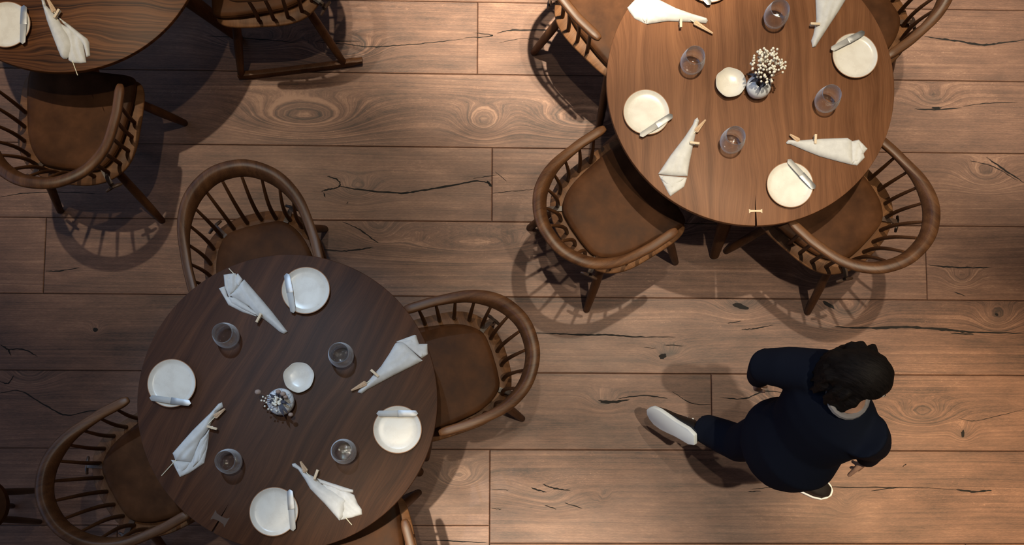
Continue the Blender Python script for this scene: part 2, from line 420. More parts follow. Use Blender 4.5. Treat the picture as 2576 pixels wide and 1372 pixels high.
    CR = [([(850, 467), (900, 477), (1000, 486), (1060, 480), (1130, 468), (1200, 456), (1236, 464)], .0075),
          ([(1225, 455), (1237, 470)], .01),
          ([(822, 443), (848, 452), (856, 465), (845, 474)], .006), ([(808, 482), (825, 477), (850, 473)], .006), ([(815, 485), (818, 497)], .005),
          ([(1240, 487), (1280, 482), (1345, 477)], .0025), ([(1245, 432), (1275, 457)], .002),
          ([(862, 558), (905, 578), (935, 600), (952, 612)], .005), ([(810, 627), (860, 632), (905, 628), (940, 622)], .006),
          ([(790, 105), (860, 110), (930, 118), (1000, 114), (1080, 108), (1165, 98)], .004), ([(1190, 82), (1240, 90), (1165, 96)], .0035),
          ([(1250, 84), (1290, 76), (1370, 76), (1400, 78)], .006), ([(1255, 108), (1310, 98), (1360, 99)], .002),
          ([(800, 102), (905, 104)], .003),
          ([(1330, 838), (1400, 840), (1470, 843), (1540, 843), (1600, 848), (1700, 848)], .007),
          ([(1670, 868), (1720, 871)], .003), ([(1620, 874), (1650, 877)], .002),
          ([(2098, 822), (2180, 826), (2280, 824), (2380, 830), (2440, 836), (2576, 839)], .011),
          ([(2390, 838), (2450, 842)], .006),
          ([(1830, 814), (1865, 808)], .004), ([(1865, 830), (1900, 827), (1945, 818)], .0045),
          ([(2325, 92), (2370, 98), (2420, 105), (2470, 113), (2520, 108), (2590, 99)], .008),
          ([(2300, 274), (2350, 276), (2420, 272)], .005), ([(2420, 268), (2480, 260), (2560, 258)], .003),
          ([(2334, 667), (2380, 672), (2440, 674), (2500, 674)], .006), ([(2440, 405), (2500, 420), (2560, 455)], .003), ([(2480, 395), (2530, 430), (2576, 460)], .006),
          ([(1505, 1008), (1540, 1012), (1585, 1006)], .009), ([(1555, 1003), (1620, 996), (1680, 1003)], .006), ([(1690, 985), (1740, 1015), (1790, 1018)], .003),
          ([(1810, 1000), (1870, 1004), (1925, 985), (1975, 990)], .005),
          ([(0, 960), (20, 965), (35, 945)], .005), ([(0, 868), (20, 880), (28, 895)], .006), ([(20, 880), (60, 880), (95, 898)], .005),
          ([(0, 990), (50, 984), (110, 1018), (165, 1045), (220, 1036), (290, 1032)], .005),
          ([(114, 683), (150, 682), (200, 673)], .005), ([(0, 497), (60, 487), (150, 484), (240, 487)], .003),
          ([(1890, 1232), (1960, 1226), (2100, 1226), (2300, 1228), (2420, 1232)], .0035), ([(2405, 1232), (2450, 1238), (2495, 1234)], .009),
          ([(2190, 1236), (2260, 1227)], .004), ([(1880, 1238), (1915, 1236)], .004),
          ([(1335, 1228), (1355, 1234), (1375, 1240)], .006), ([(1365, 1218), (1390, 1228), (1435, 1235)], .006), ([(1370, 1272), (1400, 1282)], .004), ([(1420, 1265), (1465, 1280)], .004),
          ([(1236, 1232), (1280, 1234)], .003), ([(1236, 1280), (1262, 1282)], .003), ([(1060, 1360), (1140, 1362), (1230, 1367)], .004),
          ([(2424, 1082), (2422, 1100)], .007), ([(2270, 1175), (2280, 1168)], .004), ([(872, 513), (876, 508)], .003),
          ([(2410, 1053), (2450, 1060), (2500, 1050), (2576, 1030)], .002), ([(2400, 735), (2430, 745)], .003),
          ([(1250, 440), (1190, 450)], .002), ([(520, 90), (640, 98), (760, 108)], .004)]
    for i, (p, w_) in enumerate(CR): crack(p, w_, i)
    # open knot holes
    def hole(px, py, rx, ry, ang, seed):
        r = random.Random(seed); c = at(px, py); o = len(me_v); n = 16
        for k in range(n):
            a = 2 * pi * k / n; q = .8 + .4 * r.random()
            x, y = rx * cos(a) * q, ry * sin(a) * q
            me_v.append((c.x + x * cos(ang) - y * sin(ang), c.y + x * sin(ang) + y * cos(ang), .0007)); bend.append(0); dark.append(1); pid.append(.5)
        me_f.append(tuple(range(o, o + n))); mi.append(1)
    hole(1667, 897, .018, .012, .3, 1); hole(1862, 771, .035, .012, -.25, 2); hole(2422, 1092, .008, .016, 0, 3); hole(2085, 768, .03, .010, -.5, 4); hole(2507, 792, .008, .006, -.6, 5)
    hole(240, 830, .010, .010, 0, 6); hole(1525, 1012, .03, .008, 0, 7); hole(2356, 272, .025, .006, 0, 8)
    me = bpy.data.meshes.new('floor'); me.from_pydata(me_v, [], me_f)
    for nm, vals in (('bend', bend), ('stain', dark), ('plank', pid)):
        at_ = me.attributes.new(nm, 'FLOAT', 'POINT'); at_.data.foreach_set('value', vals)
    me.materials.append(floor_mat()); me.materials.append(M['dark'])
    me.polygons.foreach_set('material_index', mi)
    o = bpy.data.objects.new('floor', me); C.objects.link(o); o['kind'] = 'structure'
    return o
def floor_mat():
    m = mat('smoked_oak_floor', (.2, .12, .08), .5); k = N(m)
    tc = k.n('ShaderNodeTexCoord').outputs['Object']
    sp = k.n('ShaderNodeSeparateXYZ'); k.l(tc, sp.inputs[0]); X, Y, Z = sp.outputs
    att = lambda nm: k.n('ShaderNodeAttribute', attribute_name=nm).outputs['Fac']
    bend, stain, pk = att('bend'), att('stain'), att('plank')
    off = k.math('MULTIPLY', pk, 37.0)
    wob = k.noise(k.comb(k.math('ADD', k.math('MULTIPLY', X, .8), off), k.math('MULTIPLY', Y, 3), off), 1.0, 2, .5)
    g = k.math('ADD', k.math('ADD', Y, bend), k.math('MULTIPLY', k.math('SUBTRACT', wob, .5), .07))
    rings = k.noise(k.comb(k.math('ADD', k.math('MULTIPLY', X, .35), off), k.math('MULTIPLY', g, 95), off), 1.0, 2, .6)
    line = k.noise(k.comb(k.math('ADD', k.math('MULTIPLY', X, 1.2), off), k.math('MULTIPLY', g, 230), off), 1.0, 3, .7, .15)
    fib = k.noise(k.comb(k.math('ADD', k.math('MULTIPLY', X, 60), off), k.math('MULTIPLY', g, 700), off), 1.0, 3, .75)
    mott = k.noise(k.comb(k.math('ADD', k.math('MULTIPLY', X, 4), off), k.math('MULTIPLY', Y, 14), off), 1.0, 5, .7)
    # medullary fleck: short light wavy marks across some boards
    fl = k.noise(k.comb(k.math('MULTIPLY', X, 70), k.math('MULTIPLY', Y, 120), off), 1.0, 2, .5, 1.6)
    flm = k.noise(k.comb(k.math('MULTIPLY', X, 1.3), k.math('MULTIPLY', Y, 5), k.math('ADD', off, 5.0)), 1.0, 1, .5)
    fleck = k.math('MULTIPLY', k.math('SUBTRACT', fl, .60, clamp=True), k.math('MULTIPLY', k.math('SUBTRACT', flm, .55, clamp=True), 12.0, clamp=True))
    big = k.noise(k.comb(k.math('ADD', X, off), k.math('MULTIPLY', Y, 2.2), off), 1.6, 4, .6)
    # plank-wide figure: grain lines show most where the figure noise is high and round the knots
    fig = k.math('ADD', k.math('MULTIPLY', bend, 14.0, clamp=True), k.math('MULTIPLY', k.math('SUBTRACT', flm, .46, clamp=True), 1.6, clamp=True), clamp=True)
    rl = k.math('MULTIPLY', k.math('SUBTRACT', rings, .5), k.math('ADD', .22, k.math('MULTIPLY', fig, .75)))
    v = k.math('ADD', .5, rl)
    v = k.math('ADD', v, k.math('MULTIPLY', k.math('SUBTRACT', line, .5), .42))
    v = k.math('ADD', v, k.math('MULTIPLY', k.math('SUBTRACT', fib, .5), .55))
    v = k.math('ADD', v, k.math('MULTIPLY', k.math('SUBTRACT', mott, .5), .55))
    v = k.math('ADD', v, k.math('MULTIPLY', k.math('SUBTRACT', big, .5), .45))
    v = k.math('ADD', v, k.math('MULTIPLY', k.math('SUBTRACT', pk, .5), .10))
    v = k.math('ADD', v, k.math('MULTIPLY', fleck, 1.1))
    col = k.ramp(v, [(.24, (.034, .014, .0085)), (.42, (.108, .049, .030)), (.57, (.170, .080, .049)), (.78, (.31, .165, .105))])
    col = k.mix('MIX', k.math('MULTIPLY', stain, 1.0, clamp=True), col, (.028, .016, .011))
    k.l(col, k.b.inputs['Base Color'])
    k.l(k.math('SUBTRACT', .66, k.math('MULTIPLY', big, .22)), k.b.inputs['Roughness'])
    k.b.inputs['Specular IOR Level'].default_value = .5
    k.bump(k.math('ADD', line, k.math('MULTIPLY', fib, .6)), .22, .0015)
    return m
build_floor()

# ------------------------------------------------------------------ round tables
TOPZ = .74
def build_table(loc, rz, R, topmat, key, label, leg0):
    t = thing('round_table', (loc[0], loc[1], 0), rz, label, 'table')
    # top with a wedge split running in from the edge at local -Y, chamfered underneath
    n = 160; hw = .0042; dep = .125
    def outline(r, z):
        a0 = math.asin(hw / r); out = []
        for k in range(n + 1):
            a = -pi / 2 + a0 + (2 * pi - 2 * a0) * k / n
            out.append((r * cos(a), r * sin(a), z))
        out.append((0, -(r - dep), z))
        return out
    mb = MB(); rs = [outline(R - .05, TOPZ - .040), outline(R - .006, TOPZ - .024), outline(R, TOPZ - .018), outline(R, TOPZ - .003), outline(R - .0008, TOPZ - .001), outline(R - .003, TOPZ)]
    mb.rings(rs, caps=True)
    top = mb.obj('tabletop', topmat, t, angle=30)
    # butterfly key across the split
    kz = TOPZ + .0004; ky = -(R - .058); mb = MB()
    if key == 'pale': L, a, b = .026, .0042, .0085
    else: L, a, b = .030, .012, .021
    pts = [(-L, -b), (-L * .72, -a), (0, -a * .8), (L * .72, -a), (L, -b), (L, b), (L * .72, a), (0, a * .8), (-L * .72, a), (-L, b)]
    mb.rings([[(x, ky + y, kz - .01) for x, y in pts], [(x, ky + y, kz + .0006) for x, y in pts]])
    ko = mb.obj('butterfly_key', M['brass_key' if key == 'pale' else 'dark_key'], t, smooth=False)
    ko['label'] = 'pale wooden butterfly key' if key == 'pale' else 'dark wooden butterfly key'
    # central hub and four round splayed legs
    mb = MB(); mb.lathe([(.16, TOPZ - .075), (.17, TOPZ - .07), (.17, TOPZ - .041)], 32); mb.obj('hub', M['table_leg'], t)
    for q in range(4):
        a = leg0 + q * pi / 2
        P = [Vector((cos(a) * r, sin(a) * r, z)) for r, z in ((.20, TOPZ - .05), (.31, .47), (.42, .22), (.50, .0105))]
        mb = MB(); mb.tube(P, [.040, .038, .031, .021], 16, round_=True); mb.obj('leg', M['table_leg'], t)
    return t
T1 = Vector((-.8078, .4209, 0)); R1 = .5633; G1 = radians(-28.6)
T2 = Vector((.9730, 1.6822, 0)); R2 = .5694
T3 = Vector((-1.718, 2.237, 0)); R3 = .5463
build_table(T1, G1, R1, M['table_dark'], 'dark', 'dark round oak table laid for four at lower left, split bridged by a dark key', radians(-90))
build_table(T2, radians(1), R2, M['table'], 'pale', 'round oak table with white blossom vase, split bridged by a pale key', radians(-91))
build_table(T3, radians(180), R3, M['table3'], 'dark', 'round table with bold wavy grain cut off at the top left corner', radians(-6))

# ------------------------------------------------------------------ armchairs
TOPS = [(-.238, .051), (-.237, -.018), (-.228, -.094), (-.205, -.164), (-.166, -.220), (-.109, -.272), (-.038, -.295)]
BOTS = [(-.225, .048), (-.221, -.013), (-.214, -.073), (-.188, -.131), (-.144, -.173), (-.089, -.194), (-.030, -.204)]
RAILC = [(.248, .112, .681), (.249, .05, .683), (.247, -.03, .687), (.226, -.155, .697), (.170, -.252, .712), (.085, -.311, .725), (0, -.326, .730)]
SEAT = [(0, .235), (.12, .235), (.205, .228), (.238, .205), (.252, .15), (.252, .05), (.243, -.07), (.212, -.15), (.155, -.203), (.08, -.232), (0, -.238)]
CUSH = [(0, .240), (.12, .240), (.19, .236), (.217, .215), (.219, .14), (.205, .03), (.188, -.06), (.160, -.125), (.115, -.170), (.05, -.181), (0, -.182)]
def sym(half):  # right half (front centre -> back centre) to closed outline
    return [(x, y) for x, y in half] + [(-x, y) for x, y in half[-2:0:-1]]
def slab(mb, outline, prof, dish=None):
    """outline scaled inward by inset (m) at heights; closes top and bottom"""
    c = Vector((0, 0)); P = [Vector(p) for p in outline]; n = len(P)
    nor = []
    for i in range(n):
        t = (P[(i + 1) % n] - P[i - 1]).normalized(); nor.append(Vector((t.y, -t.x)))
    if sum((P[i].dot(nor[i])) for i in range(n)) < 0: nor = [-q for q in nor]
    rs = [[(P[i].x - nor[i].x * ins, P[i].y - nor[i].y * ins, z) for i in range(n)] for ins, z in prof]
    mb.rings(rs, caps=False)
    o = len(mb.v) - n; last = [Vector(mb.v[o + i]) for i in range(n)]
    cen = sum(last, Vector()) / n
    prev = o; z0 = last[0].z
    for s_ in (.8, .6, .4, .2):
        rr = [cen + (p - cen) * s_ for p in last]
        if dish: rr = [Vector((p.x, p.y, z0 + dish * (1 - s_ ** 2))) for p in rr]
        st = len(mb.v); mb.v += [tuple(p) for p in rr]
        for i in range(n): mb.f.append((prev + i, prev + (i + 1) % n, st + (i + 1) % n, st + i)); mb.m.append(0)
        prev = st
    mb.f.append(tuple(prev + i for i in range(n))); mb.m.append(0)
    first = len(mb.v) - 4 * n - len(prof) * n
    mb.f.append(tuple(first + i for i in range(n))[::-1]); mb.m.append(0)

def make_chair(rocker=False):
    name = 'rocking_chair' if rocker else 'armchair'
    t = thing(name, (0, 0, 0), 0, '', 'chair')
    # seat board
    mb = MB(); so = [tuple(p)[:2] for p in smooth_poly([(x, y, 0) for x, y in sym(SEAT)], 4, True)]
    slab(mb, so, [(.022, .413), (.004, .424), (0, .432), (.001, .438), (.004, .441)], -.004)
    mb.obj('seat', M['chair_seat'], t, angle=50)
    # leather cushion
    co = [tuple(p)[:2] for p in smooth_poly([(x, y, 0) for x, y in sym(CUSH)], 4, True)]
    mb = MB(); slab(mb, co, [(.010, .4415), (.003, .446), (0, .455), (.0015, .463), (.004, .466), (.003, .468), (.008, .4735), (.020, .4775)], .004)
    cu = mb.obj('seat_cushion', M['leather'], t, angle=60)
    # straps at the back corners: band over the seat edge and a tied bow
    for s_ in (-1, 1):
        mb = MB()
        a = Vector((s_ * .125, -.165, .452)); d = Vector((s_ * .55, -.83, 0)).normalized(); nn = Vector((-d.y, d.x, 0))
        path = [a, a + d * .045 + Vector((0, 0, -.002)), a + d * .066 + Vector((0, 0, -.010)), a + d * .070 + Vector((0, 0, -.03)), a + d * .064 + Vector((0, 0, -.055))]
        rs = []
        for p in path: rs.append([p + nn * .010 + Vector((0, 0, .0012)), p - nn * .010 + Vector((0, 0, .0012)), p - nn * .010 - Vector((0, 0, .0012)) - d * .001, p + nn * .010 - Vector((0, 0, .0012)) - d * .001])
        mb.rings(rs)
        k = a + d * .074 + Vector((0, 0, -.028))
        mb.tube([k - nn * .034 + Vector((0, 0, -.006)), k - nn * .014, k, k + nn * .014, k + nn * .034 + Vector((0, 0, -.008))], [.006, .0075, .006, .0075, .006], 8)
        mb.obj('strap', M['strap'], cu)
    # bent arm rail
    half = [Vector(p) for p in RAILC]; full = half + [Vector((-p.x, p.y, p.z)) for p in half[-2::-1]]
    Q = smooth_poly(full, 8); n = len(Q); mb = MB(); rs = []
    L = [0]
    for i in range(1, n): L.append(L[-1] + (Q[i] - Q[i - 1]).length)
    for i, p in enumerate(Q):
        tt = (Q[min(i + 1, n - 1)] - Q[max(i - 1, 0)]); tt.z = 0; tt.normalize(); out = Vector((tt.y, -tt.x, 0))
        if out.dot(Vector((p.x, p.y + .05, 0))) < 0: out = -out
        back = max(0, min(1, (-p.y - .02) / .26)); back = back * back * (3 - 2 * back)
        hwid = .0190 + .0025 * back; hz = .013 + .015 * back; lean = .013 * back
        e = min(L[i], L[-1] - L[i]); f = min(1, .45 + sqrt(max(0, e) / .03) * .55) if e < .03 else 1
        ring = []
        for q in range(16):
            a = 2 * pi * q / 16; cx_, cz_ = cos(a), sin(a)
            sx = math.copysign(abs(cx_) ** .6, cx_); sz = math.copysign(abs(cz_) ** .6, cz_)
            ring.append(p + out * (sx * hwid * f + sz * lean) + Vector((0, 0, sz * hz * f - sx * .004 * back)))
        rs.append(ring)
    mb.rings(rs); mb.obj('arm_rail', M['chair'], t, angle=60)
    # spindles
    for k in range(14):
        kk = k if k < 7 else 13 - k; s_ = 1 if k < 7 else -1
        tx, ty = TOPS[kk]; bx, by = BOTS[kk]; zt = .665 + (.708 - .665) * (kk / 6) ** 1.3
        a = Vector((bx * s_, by, .437)); b = Vector((tx * s_, ty, zt)); d = b - a
        out = Vector((tx * s_, ty + .02, 0)).normalized()
        P = []; R = []
        for i in range(9):
            f = i / 8
            bow = -.020 * sin(pi * f) * (.3 + .7 * (kk / 6))       # slightly hollow backward curve
            P.append(a + d * f + out * bow); R.append(.0088 - .0030 * f + .0006 * sin(pi * f))
        mb = MB(); mb.tube(P, R, 10, round_=False); mb.obj('spindle', M['spindle'], t)
    # legs
    zf = .040 if rocker else .0
    for (fx, fy, tx, ty) in ((-.278, .223, -.190, .150), (.278, .223, .190, .150), (-.230, -.241, -.150, -.140), (.230, -.241, .150, -.140)):
        a = Vector((tx, ty, .424)); b = Vector((fx, fy, zf + .008)); P = [a + (b - a) * f for f in (0, .2, .5, .8, 1)]
        mb = MB(); mb.tube(P, [.0165, .0185, .0195, .0175, .0150], 14, round_=True); mb.obj('leg', M['spindle'], t)
    if rocker:
        for s_ in (-1, 1):
            rs = []
            for i in range(25):
                y = .240 - .57 * i / 24; z = .022 + .45 * max(0, abs(y + .02) - .12) ** 2
                x = s_ * (.278 - (.223 - y) * (.048 / .464)); hw_ = .012
                hh = .020 if i < 23 else .012
                rs.append([(x - hw_, y, z - hh), (x + hw_, y, z - hh), (x + hw_, y, z + hh), (x - hw_, y, z + hh)])
            mb = MB(); mb.rings(rs); mb.obj('rocker_runner', M['spindle'], t, bevel=.003)
    return t
GC = 'armchairs around the tables'
chair = make_chair()
CH = [(-.973, 1.000, -75.6, 'dark oak armchair above the lower left table, spindle back towards the top'),
      (-.207, .574, 196.9, 'dark armchair at the right side of the lower left table'),
      (.452, 1.251, 34.5, 'brown leather armchair tucked in at the lower left of the blossom vase table'),
      (1.383, 1.253, 136.7, 'armchair tucked in at the lower right of the blossom vase table'),
      (-1.395, .160, 30.2, 'dark armchair at the lower left of the darker table, near the bottom left corner'),
      (-1.755, 1.582, 85.0, 'worn armchair below the wavy grained table, curved shadow across its seat'),
      (.474, 2.140, -43.4, 'sunlit tan armchair at the upper left of the blossom vase table'),
      (1.481, 2.091, 216.3, 'armchair at the upper right of the blossom vase table, cut off by the top edge'),
      (-.582, -.197, 105, 'armchair at the bottom edge under the lower left table, one arm tip showing')]
for i, (x, y, a, lab) in enumerate(CH):
    o = chair if i == 0 else copy_tree(chair)
    o.location = (x, y, 0); o.rotation_euler = (0, 0, radians(a - 90)); o['label'] = lab; o['group'] = GC
rc = make_chair(True)
rc.location = (-.985, 2.285, 0); rc.rotation_euler = (0, 0, radians(182 - 90)); rc['label'] = 'oak rocking chair with long curved runners at the top, beside the wavy grained table'


# small round stool cut off by the left edge
p = at(-50, 1272, .45); t = thing('stool', (p.x, p.y, 0), 0, 'dark rounded seat edge cut off by the left edge near the bottom', 'stool')
mb = MB(); mb.lathe([(.04, .41), (.09, .415), (.108, .43), (.110, .442), (.105, .455), (.08, .462), (.001, .464)], 40, capt=False); mb.obj('seat', M['leather'], t)
for q in range(3):
    a = 2 * pi * q / 3 + pi; mb = MB(); mb.tube([(cos(a) * .06, sin(a) * .06, .42), (cos(a) * .07, sin(a) * .07, .2), (cos(a) * .08, sin(a) * .08, .009)], [.014, .015, .012], 10); mb.obj('leg', M['strap'], t)

# ------------------------------------------------------------------ plates, dishes, knives
def plate_proto():
    t = thing('plate', (0, 0, 0), 0, '', 'plate')
    mb = MB(); mb.lathe([(.060, 0), (.066, .002), (.084, .008), (.0905, .0135), (.0912, .0150), (.0900, .0156), (.0875, .0150)], 64, capt=False, wob=lambda a, r: 1 + .006 * sin(2 * a + 1) + .004 * sin(3 * a))
    mb.obj('rim', M['clay'], t)['label'] = 'bare brown clay rim'
    mb = MB(); mb.lathe([(.0885, .0154), (.0878, .0158), (.083, .0125), (.077, .0085), (.070, .0070), (.05, .0066), (.02, .0064), (.002, .0064)], 64, capb=False, wob=lambda a, r: 1 + .006 * sin(2 * a + 1) + .004 * sin(3 * a))
    mb.obj('well', M['glaze'], t)
    return t
def knife_proto():
    t = thing('butter_knife', (0, 0, 0), 0, '', 'knife')
    def half(x0, x1, w0, w1, round0, round1):
        up = []; lo = []
        n = 10
        for i in range(n + 1):
            f = i / n; x = x0 + (x1 - x0) * f; w_ = w0 + (w1 - w0) * f
            if round0 and x - x0 < w_: w_ = sqrt(max(0, w_ ** 2 - (w_ - (x - x0)) ** 2)) + 1e-4
            if round1 and x1 - x < w_: w_ = sqrt(max(0, w_ ** 2 - (w_ - (x1 - x)) ** 2)) + 1e-4
            up.append((x, w_)); lo.append((x, -w_))
        return lo + up[::-1]
    P = half(-.078, .002, .0105, .0115, True, False); mb = MB(); mb.rings([[(x, y, 0) for x, y in P], [(x, y, .0035) for x, y in P]]); mb.obj('handle', M['steel_handle'], t, bevel=.0006)
    P = half(.002, .078, .0128, .0112, False, True); mb = MB(); mb.rings([[(x, y, .0005) for x, y in P], [(x, y, .0028) for x, y in P]]); mb.obj('blade', M['steel'], t, bevel=.0004)
    return t
plate = plate_proto(); knife = knife_proto()
PL = [(771, 733, (739, 790), (721, 687), 'top plate of the lower left table', 'on the top plate of the lower left table'),
      (435, 966, (376, 1001), (482, 1016), 'plate at the left side of the lower left table', 'on the leftmost plate of the lower left table'),
      (1001, 1082, (945, 1041), (1054, 1041), 'plate at the right side of the lower left table', 'level, across the right plate of the lower left table'),
      (691, 1288, (738, 1338), (729, 1231), 'bottom plate of the lower left table', 'on the bottom plate of the lower left table'),
      (1625, 286, (1610, 343), (1691, 290), 'plate at the left side of the blossom vase table, with a faint grey smudge', 'on the left plate of the blossom vase table'),
      (1985, 468, (1981, 402), (2050, 476), 'bottom plate of the blossom vase table', 'on the bottom plate of the blossom vase table'),
      (2148, 144, (2088, 127), (2176, 80), 'plate at the right side of the blossom vase table', 'on the right plate of the blossom vase table'),
      (1782, -44, (1718, -66), (1792, 18), 'plate cut off by the top edge on the blossom vase table', 'on the plate at the top edge of the blossom vase table'),
      (21, 66, (58, 112), (61, 14), 'plate at the left edge on the wavy grained table', 'on the plate of the wavy grained table')]
for i, (px, py, ka, kb, lab, kl) in enumerate(PL):
    p = plate if i == 0 else copy_tree(plate)
    p.location = at(px, py, TOPZ); p.location.z = TOPZ + .0005; p.rotation_euler = (0, 0, i * 1.3)
    p['label'] = 'cream ' + lab; p['group'] = 'cream side plates'
    k_ = knife if i == 0 else copy_tree(knife)
    a, b = at(*ka, TOPZ + .016), at(*kb, TOPZ + .016); c = (a + b) / 2
    k_.location = (c.x, c.y, TOPZ + .0168); k_.rotation_euler = (0, 0, atan2(b.y - a.y, b.x - a.x))
    k_['label'] = 'steel butter knife ' + kl; k_['group'] = 'steel butter knives'
# glaze scribbles are part of the photo's plates: keep a smudge on the left plate of the right table
def dish(px, py, r, h, label, ph):
    wob = lambda a, rr: 1 + .018 * sin(3 * a + ph) + .012 * sin(7 * a + 2 * ph) - .05 * exp(-((a - 2.3) / .25) ** 2)
    mb = MB(); mb.lathe([(r * .55, 0), (r * .75, h * .2), (r * .97, h * .85), (r, h), (r * .975, h + .0012), (r * .93, h * .93), (r * .8, h * .55), (r * .5, h * .35), (r * .02, h * .3)], 64, wob=wob)
    o = mb.obj('small_dish', M['glaze'], None); p = at(px, py, TOPZ + h * .7); o.location = (p.x, p.y, TOPZ + .0005)
    return tag(o, label, 'dish')
dish(752, 950, .0575, .016, 'small pinched grey white dish beside the crackle vase', 0)
dish(1837, 209, .0595, .028, 'small bright cream dish beside the blossom vase', 1)

# ------------------------------------------------------------------ glasses
def tumbler():
    prof = [(.001, .0035), (.020, .003), (.028, .0005), (.032, .0015), (.040, .012), (.0455, .028), (.0470, .042), (.0462, .058), (.0430, .078), (.0395, .094), (.0372, .103),
            (.0364, .1040), (.0356, .1030), (.0376, .094), (.0412, .078), (.0444, .058), (.0450, .042), (.0436, .029), (.038, .016), (.028, .010), (.012, .0085), (.001, .0083)]
    mb = MB(); mb.lathe(prof, 48); return mb.obj('tumbler', M['glass'], None, angle=180)
tb = tumbler()
GL = [(571, 846, 'upper left glass on the lower left table'), (859, 895, 'upper right glass on the lower left table'), (578, 1162, 'lower left glass on the lower left table'), (866, 1137, 'lower right glass on the lower left table'),
      (1741, 158, 'glass left of the small cream dish on the blossom vase table'), (1841, 357, 'lowest glass on the blossom vase table'), (2079, 254, 'rightmost glass on the blossom vase table'), (1951, 42, 'glass above the blossoms, nearest the top edge')]
for i, (px, py, lab) in enumerate(GL):
    o = tb if i == 0 else tb.copy()
    if i: C.objects.link(o)
    p = at(px, py, TOPZ + .035); o.location = (p.x, p.y, TOPZ + .0004); o.rotation_euler = (0, 0, i * 1.1)
    tag(o, 'clear stemless ' + lab, 'glass', 'clear stemless glasses')

# ------------------------------------------------------------------ napkins, clips, wheat
def cloth_layer(mb, poly_px, z0, h, edge=.006, ripple=.0, seed=0, step=.0055, tilt=None):
    """a folded piece of cloth: outline, swelling upward from its edge"""
    c = [at(u, v, TOPZ) for u, v in poly_px]; P = [Vector((p.x, p.y)) for p in c]; n = len(P)
    B = []
    for i in range(n):
        a, b = P[i], P[(i + 1) % n]; m = max(1, int((b - a).length / step))
        for k in range(m): B.append(a + (b - a) * (k / m))
    def dist(p):
        d = 9
        for i in range(n):
            a, b = P[i], P[(i + 1) % n]; ab = b - a; t = max(0, min(1, (p - a).dot(ab) / ab.dot(ab)))
            d = min(d, (p - a - ab * t).length)
        return d
    def inside(p):
        r = False
        for i in range(n):
            a, b = P[i], P[(i + 1) % n]
            if (a.y > p.y) != (b.y > p.y) and p.x < (b.x - a.x) * (p.y - a.y) / (b.y - a.y) + a.x: r = not r
        return r
    x0, x1 = min(p.x for p in P), max(p.x for p in P); y0, y1 = min(p.y for p in P), max(p.y for p in P)
    I = []; y = y0; r = random.Random(seed); row = 0
    while y < y1:
        x = x0 + (step / 2 if row % 2 else 0)
        while x < x1:
            q = Vector((x, y))
            if inside(q) and dist(q) > step * .45: I.append(q)
            x += step
        y += step * .87; row += 1
    vs = B + I; nb = len(B)
    res = delaunay_2d_cdt(vs, [(i, (i + 1) % nb) for i in range(nb)], [], 1, 1e-6)
    V2, F2 = res[0], res[2]
    F2 = [f for f in F2 if inside((V2[f[0]] + V2[f[1]] + V2[f[2]]) / 3)]
    # principal direction for soft folds
    cen = sum(P, Vector((0, 0))) / n; sxx = sum((p.x - cen.x) ** 2 for p in P); syy = sum((p.y - cen.y) ** 2 for p in P); sxy = sum((p.x - cen.x) * (p.y - cen.y) for p in P)
    th = .5 * atan2(2 * sxy, sxx - syy); ax = Vector((cos(th), sin(th))); ay = Vector((-sin(th), cos(th)))
    half = max(abs((p - cen).dot(ax)) for p in P)
    out = []
    for q in V2:
        d = dist(q); s_ = 1 - exp(-d / edge)
        z = z0 + .0018 + h * s_
        if ripple: z += ripple * 1.5 * s_ * sin((q - cen).dot(ay) * 230 + seed + 2.0 * sin((q - cen).dot(ax) * 26 + seed))
        if ripple: z += ripple * .8 * s_ * sin((q - cen).dot(ax) * 70 + seed * 2)
        if tilt: z += tilt * ((q - cen).dot(ax) / half)
        out.append((q.x, q.y, z))
    m = len(out)
    bot = [(q.x, q.y, z0) for q in V2]
    fs = [tuple(f) for f in F2] + [tuple(i + m for i in f[::-1]) for f in F2]
    from collections import Counter
    cnt = Counter(); ed = {}
    for f in F2:
        for a, b in zip(f, list(f[1:]) + [f[0]]): cnt[frozenset((a, b))] += 1; ed[frozenset((a, b))] = (a, b)
    for e, k in cnt.items():
        if k == 1: a, b = ed[e]; fs.append((b, a, a + m, b + m))
    mb.add(out + bot, fs)
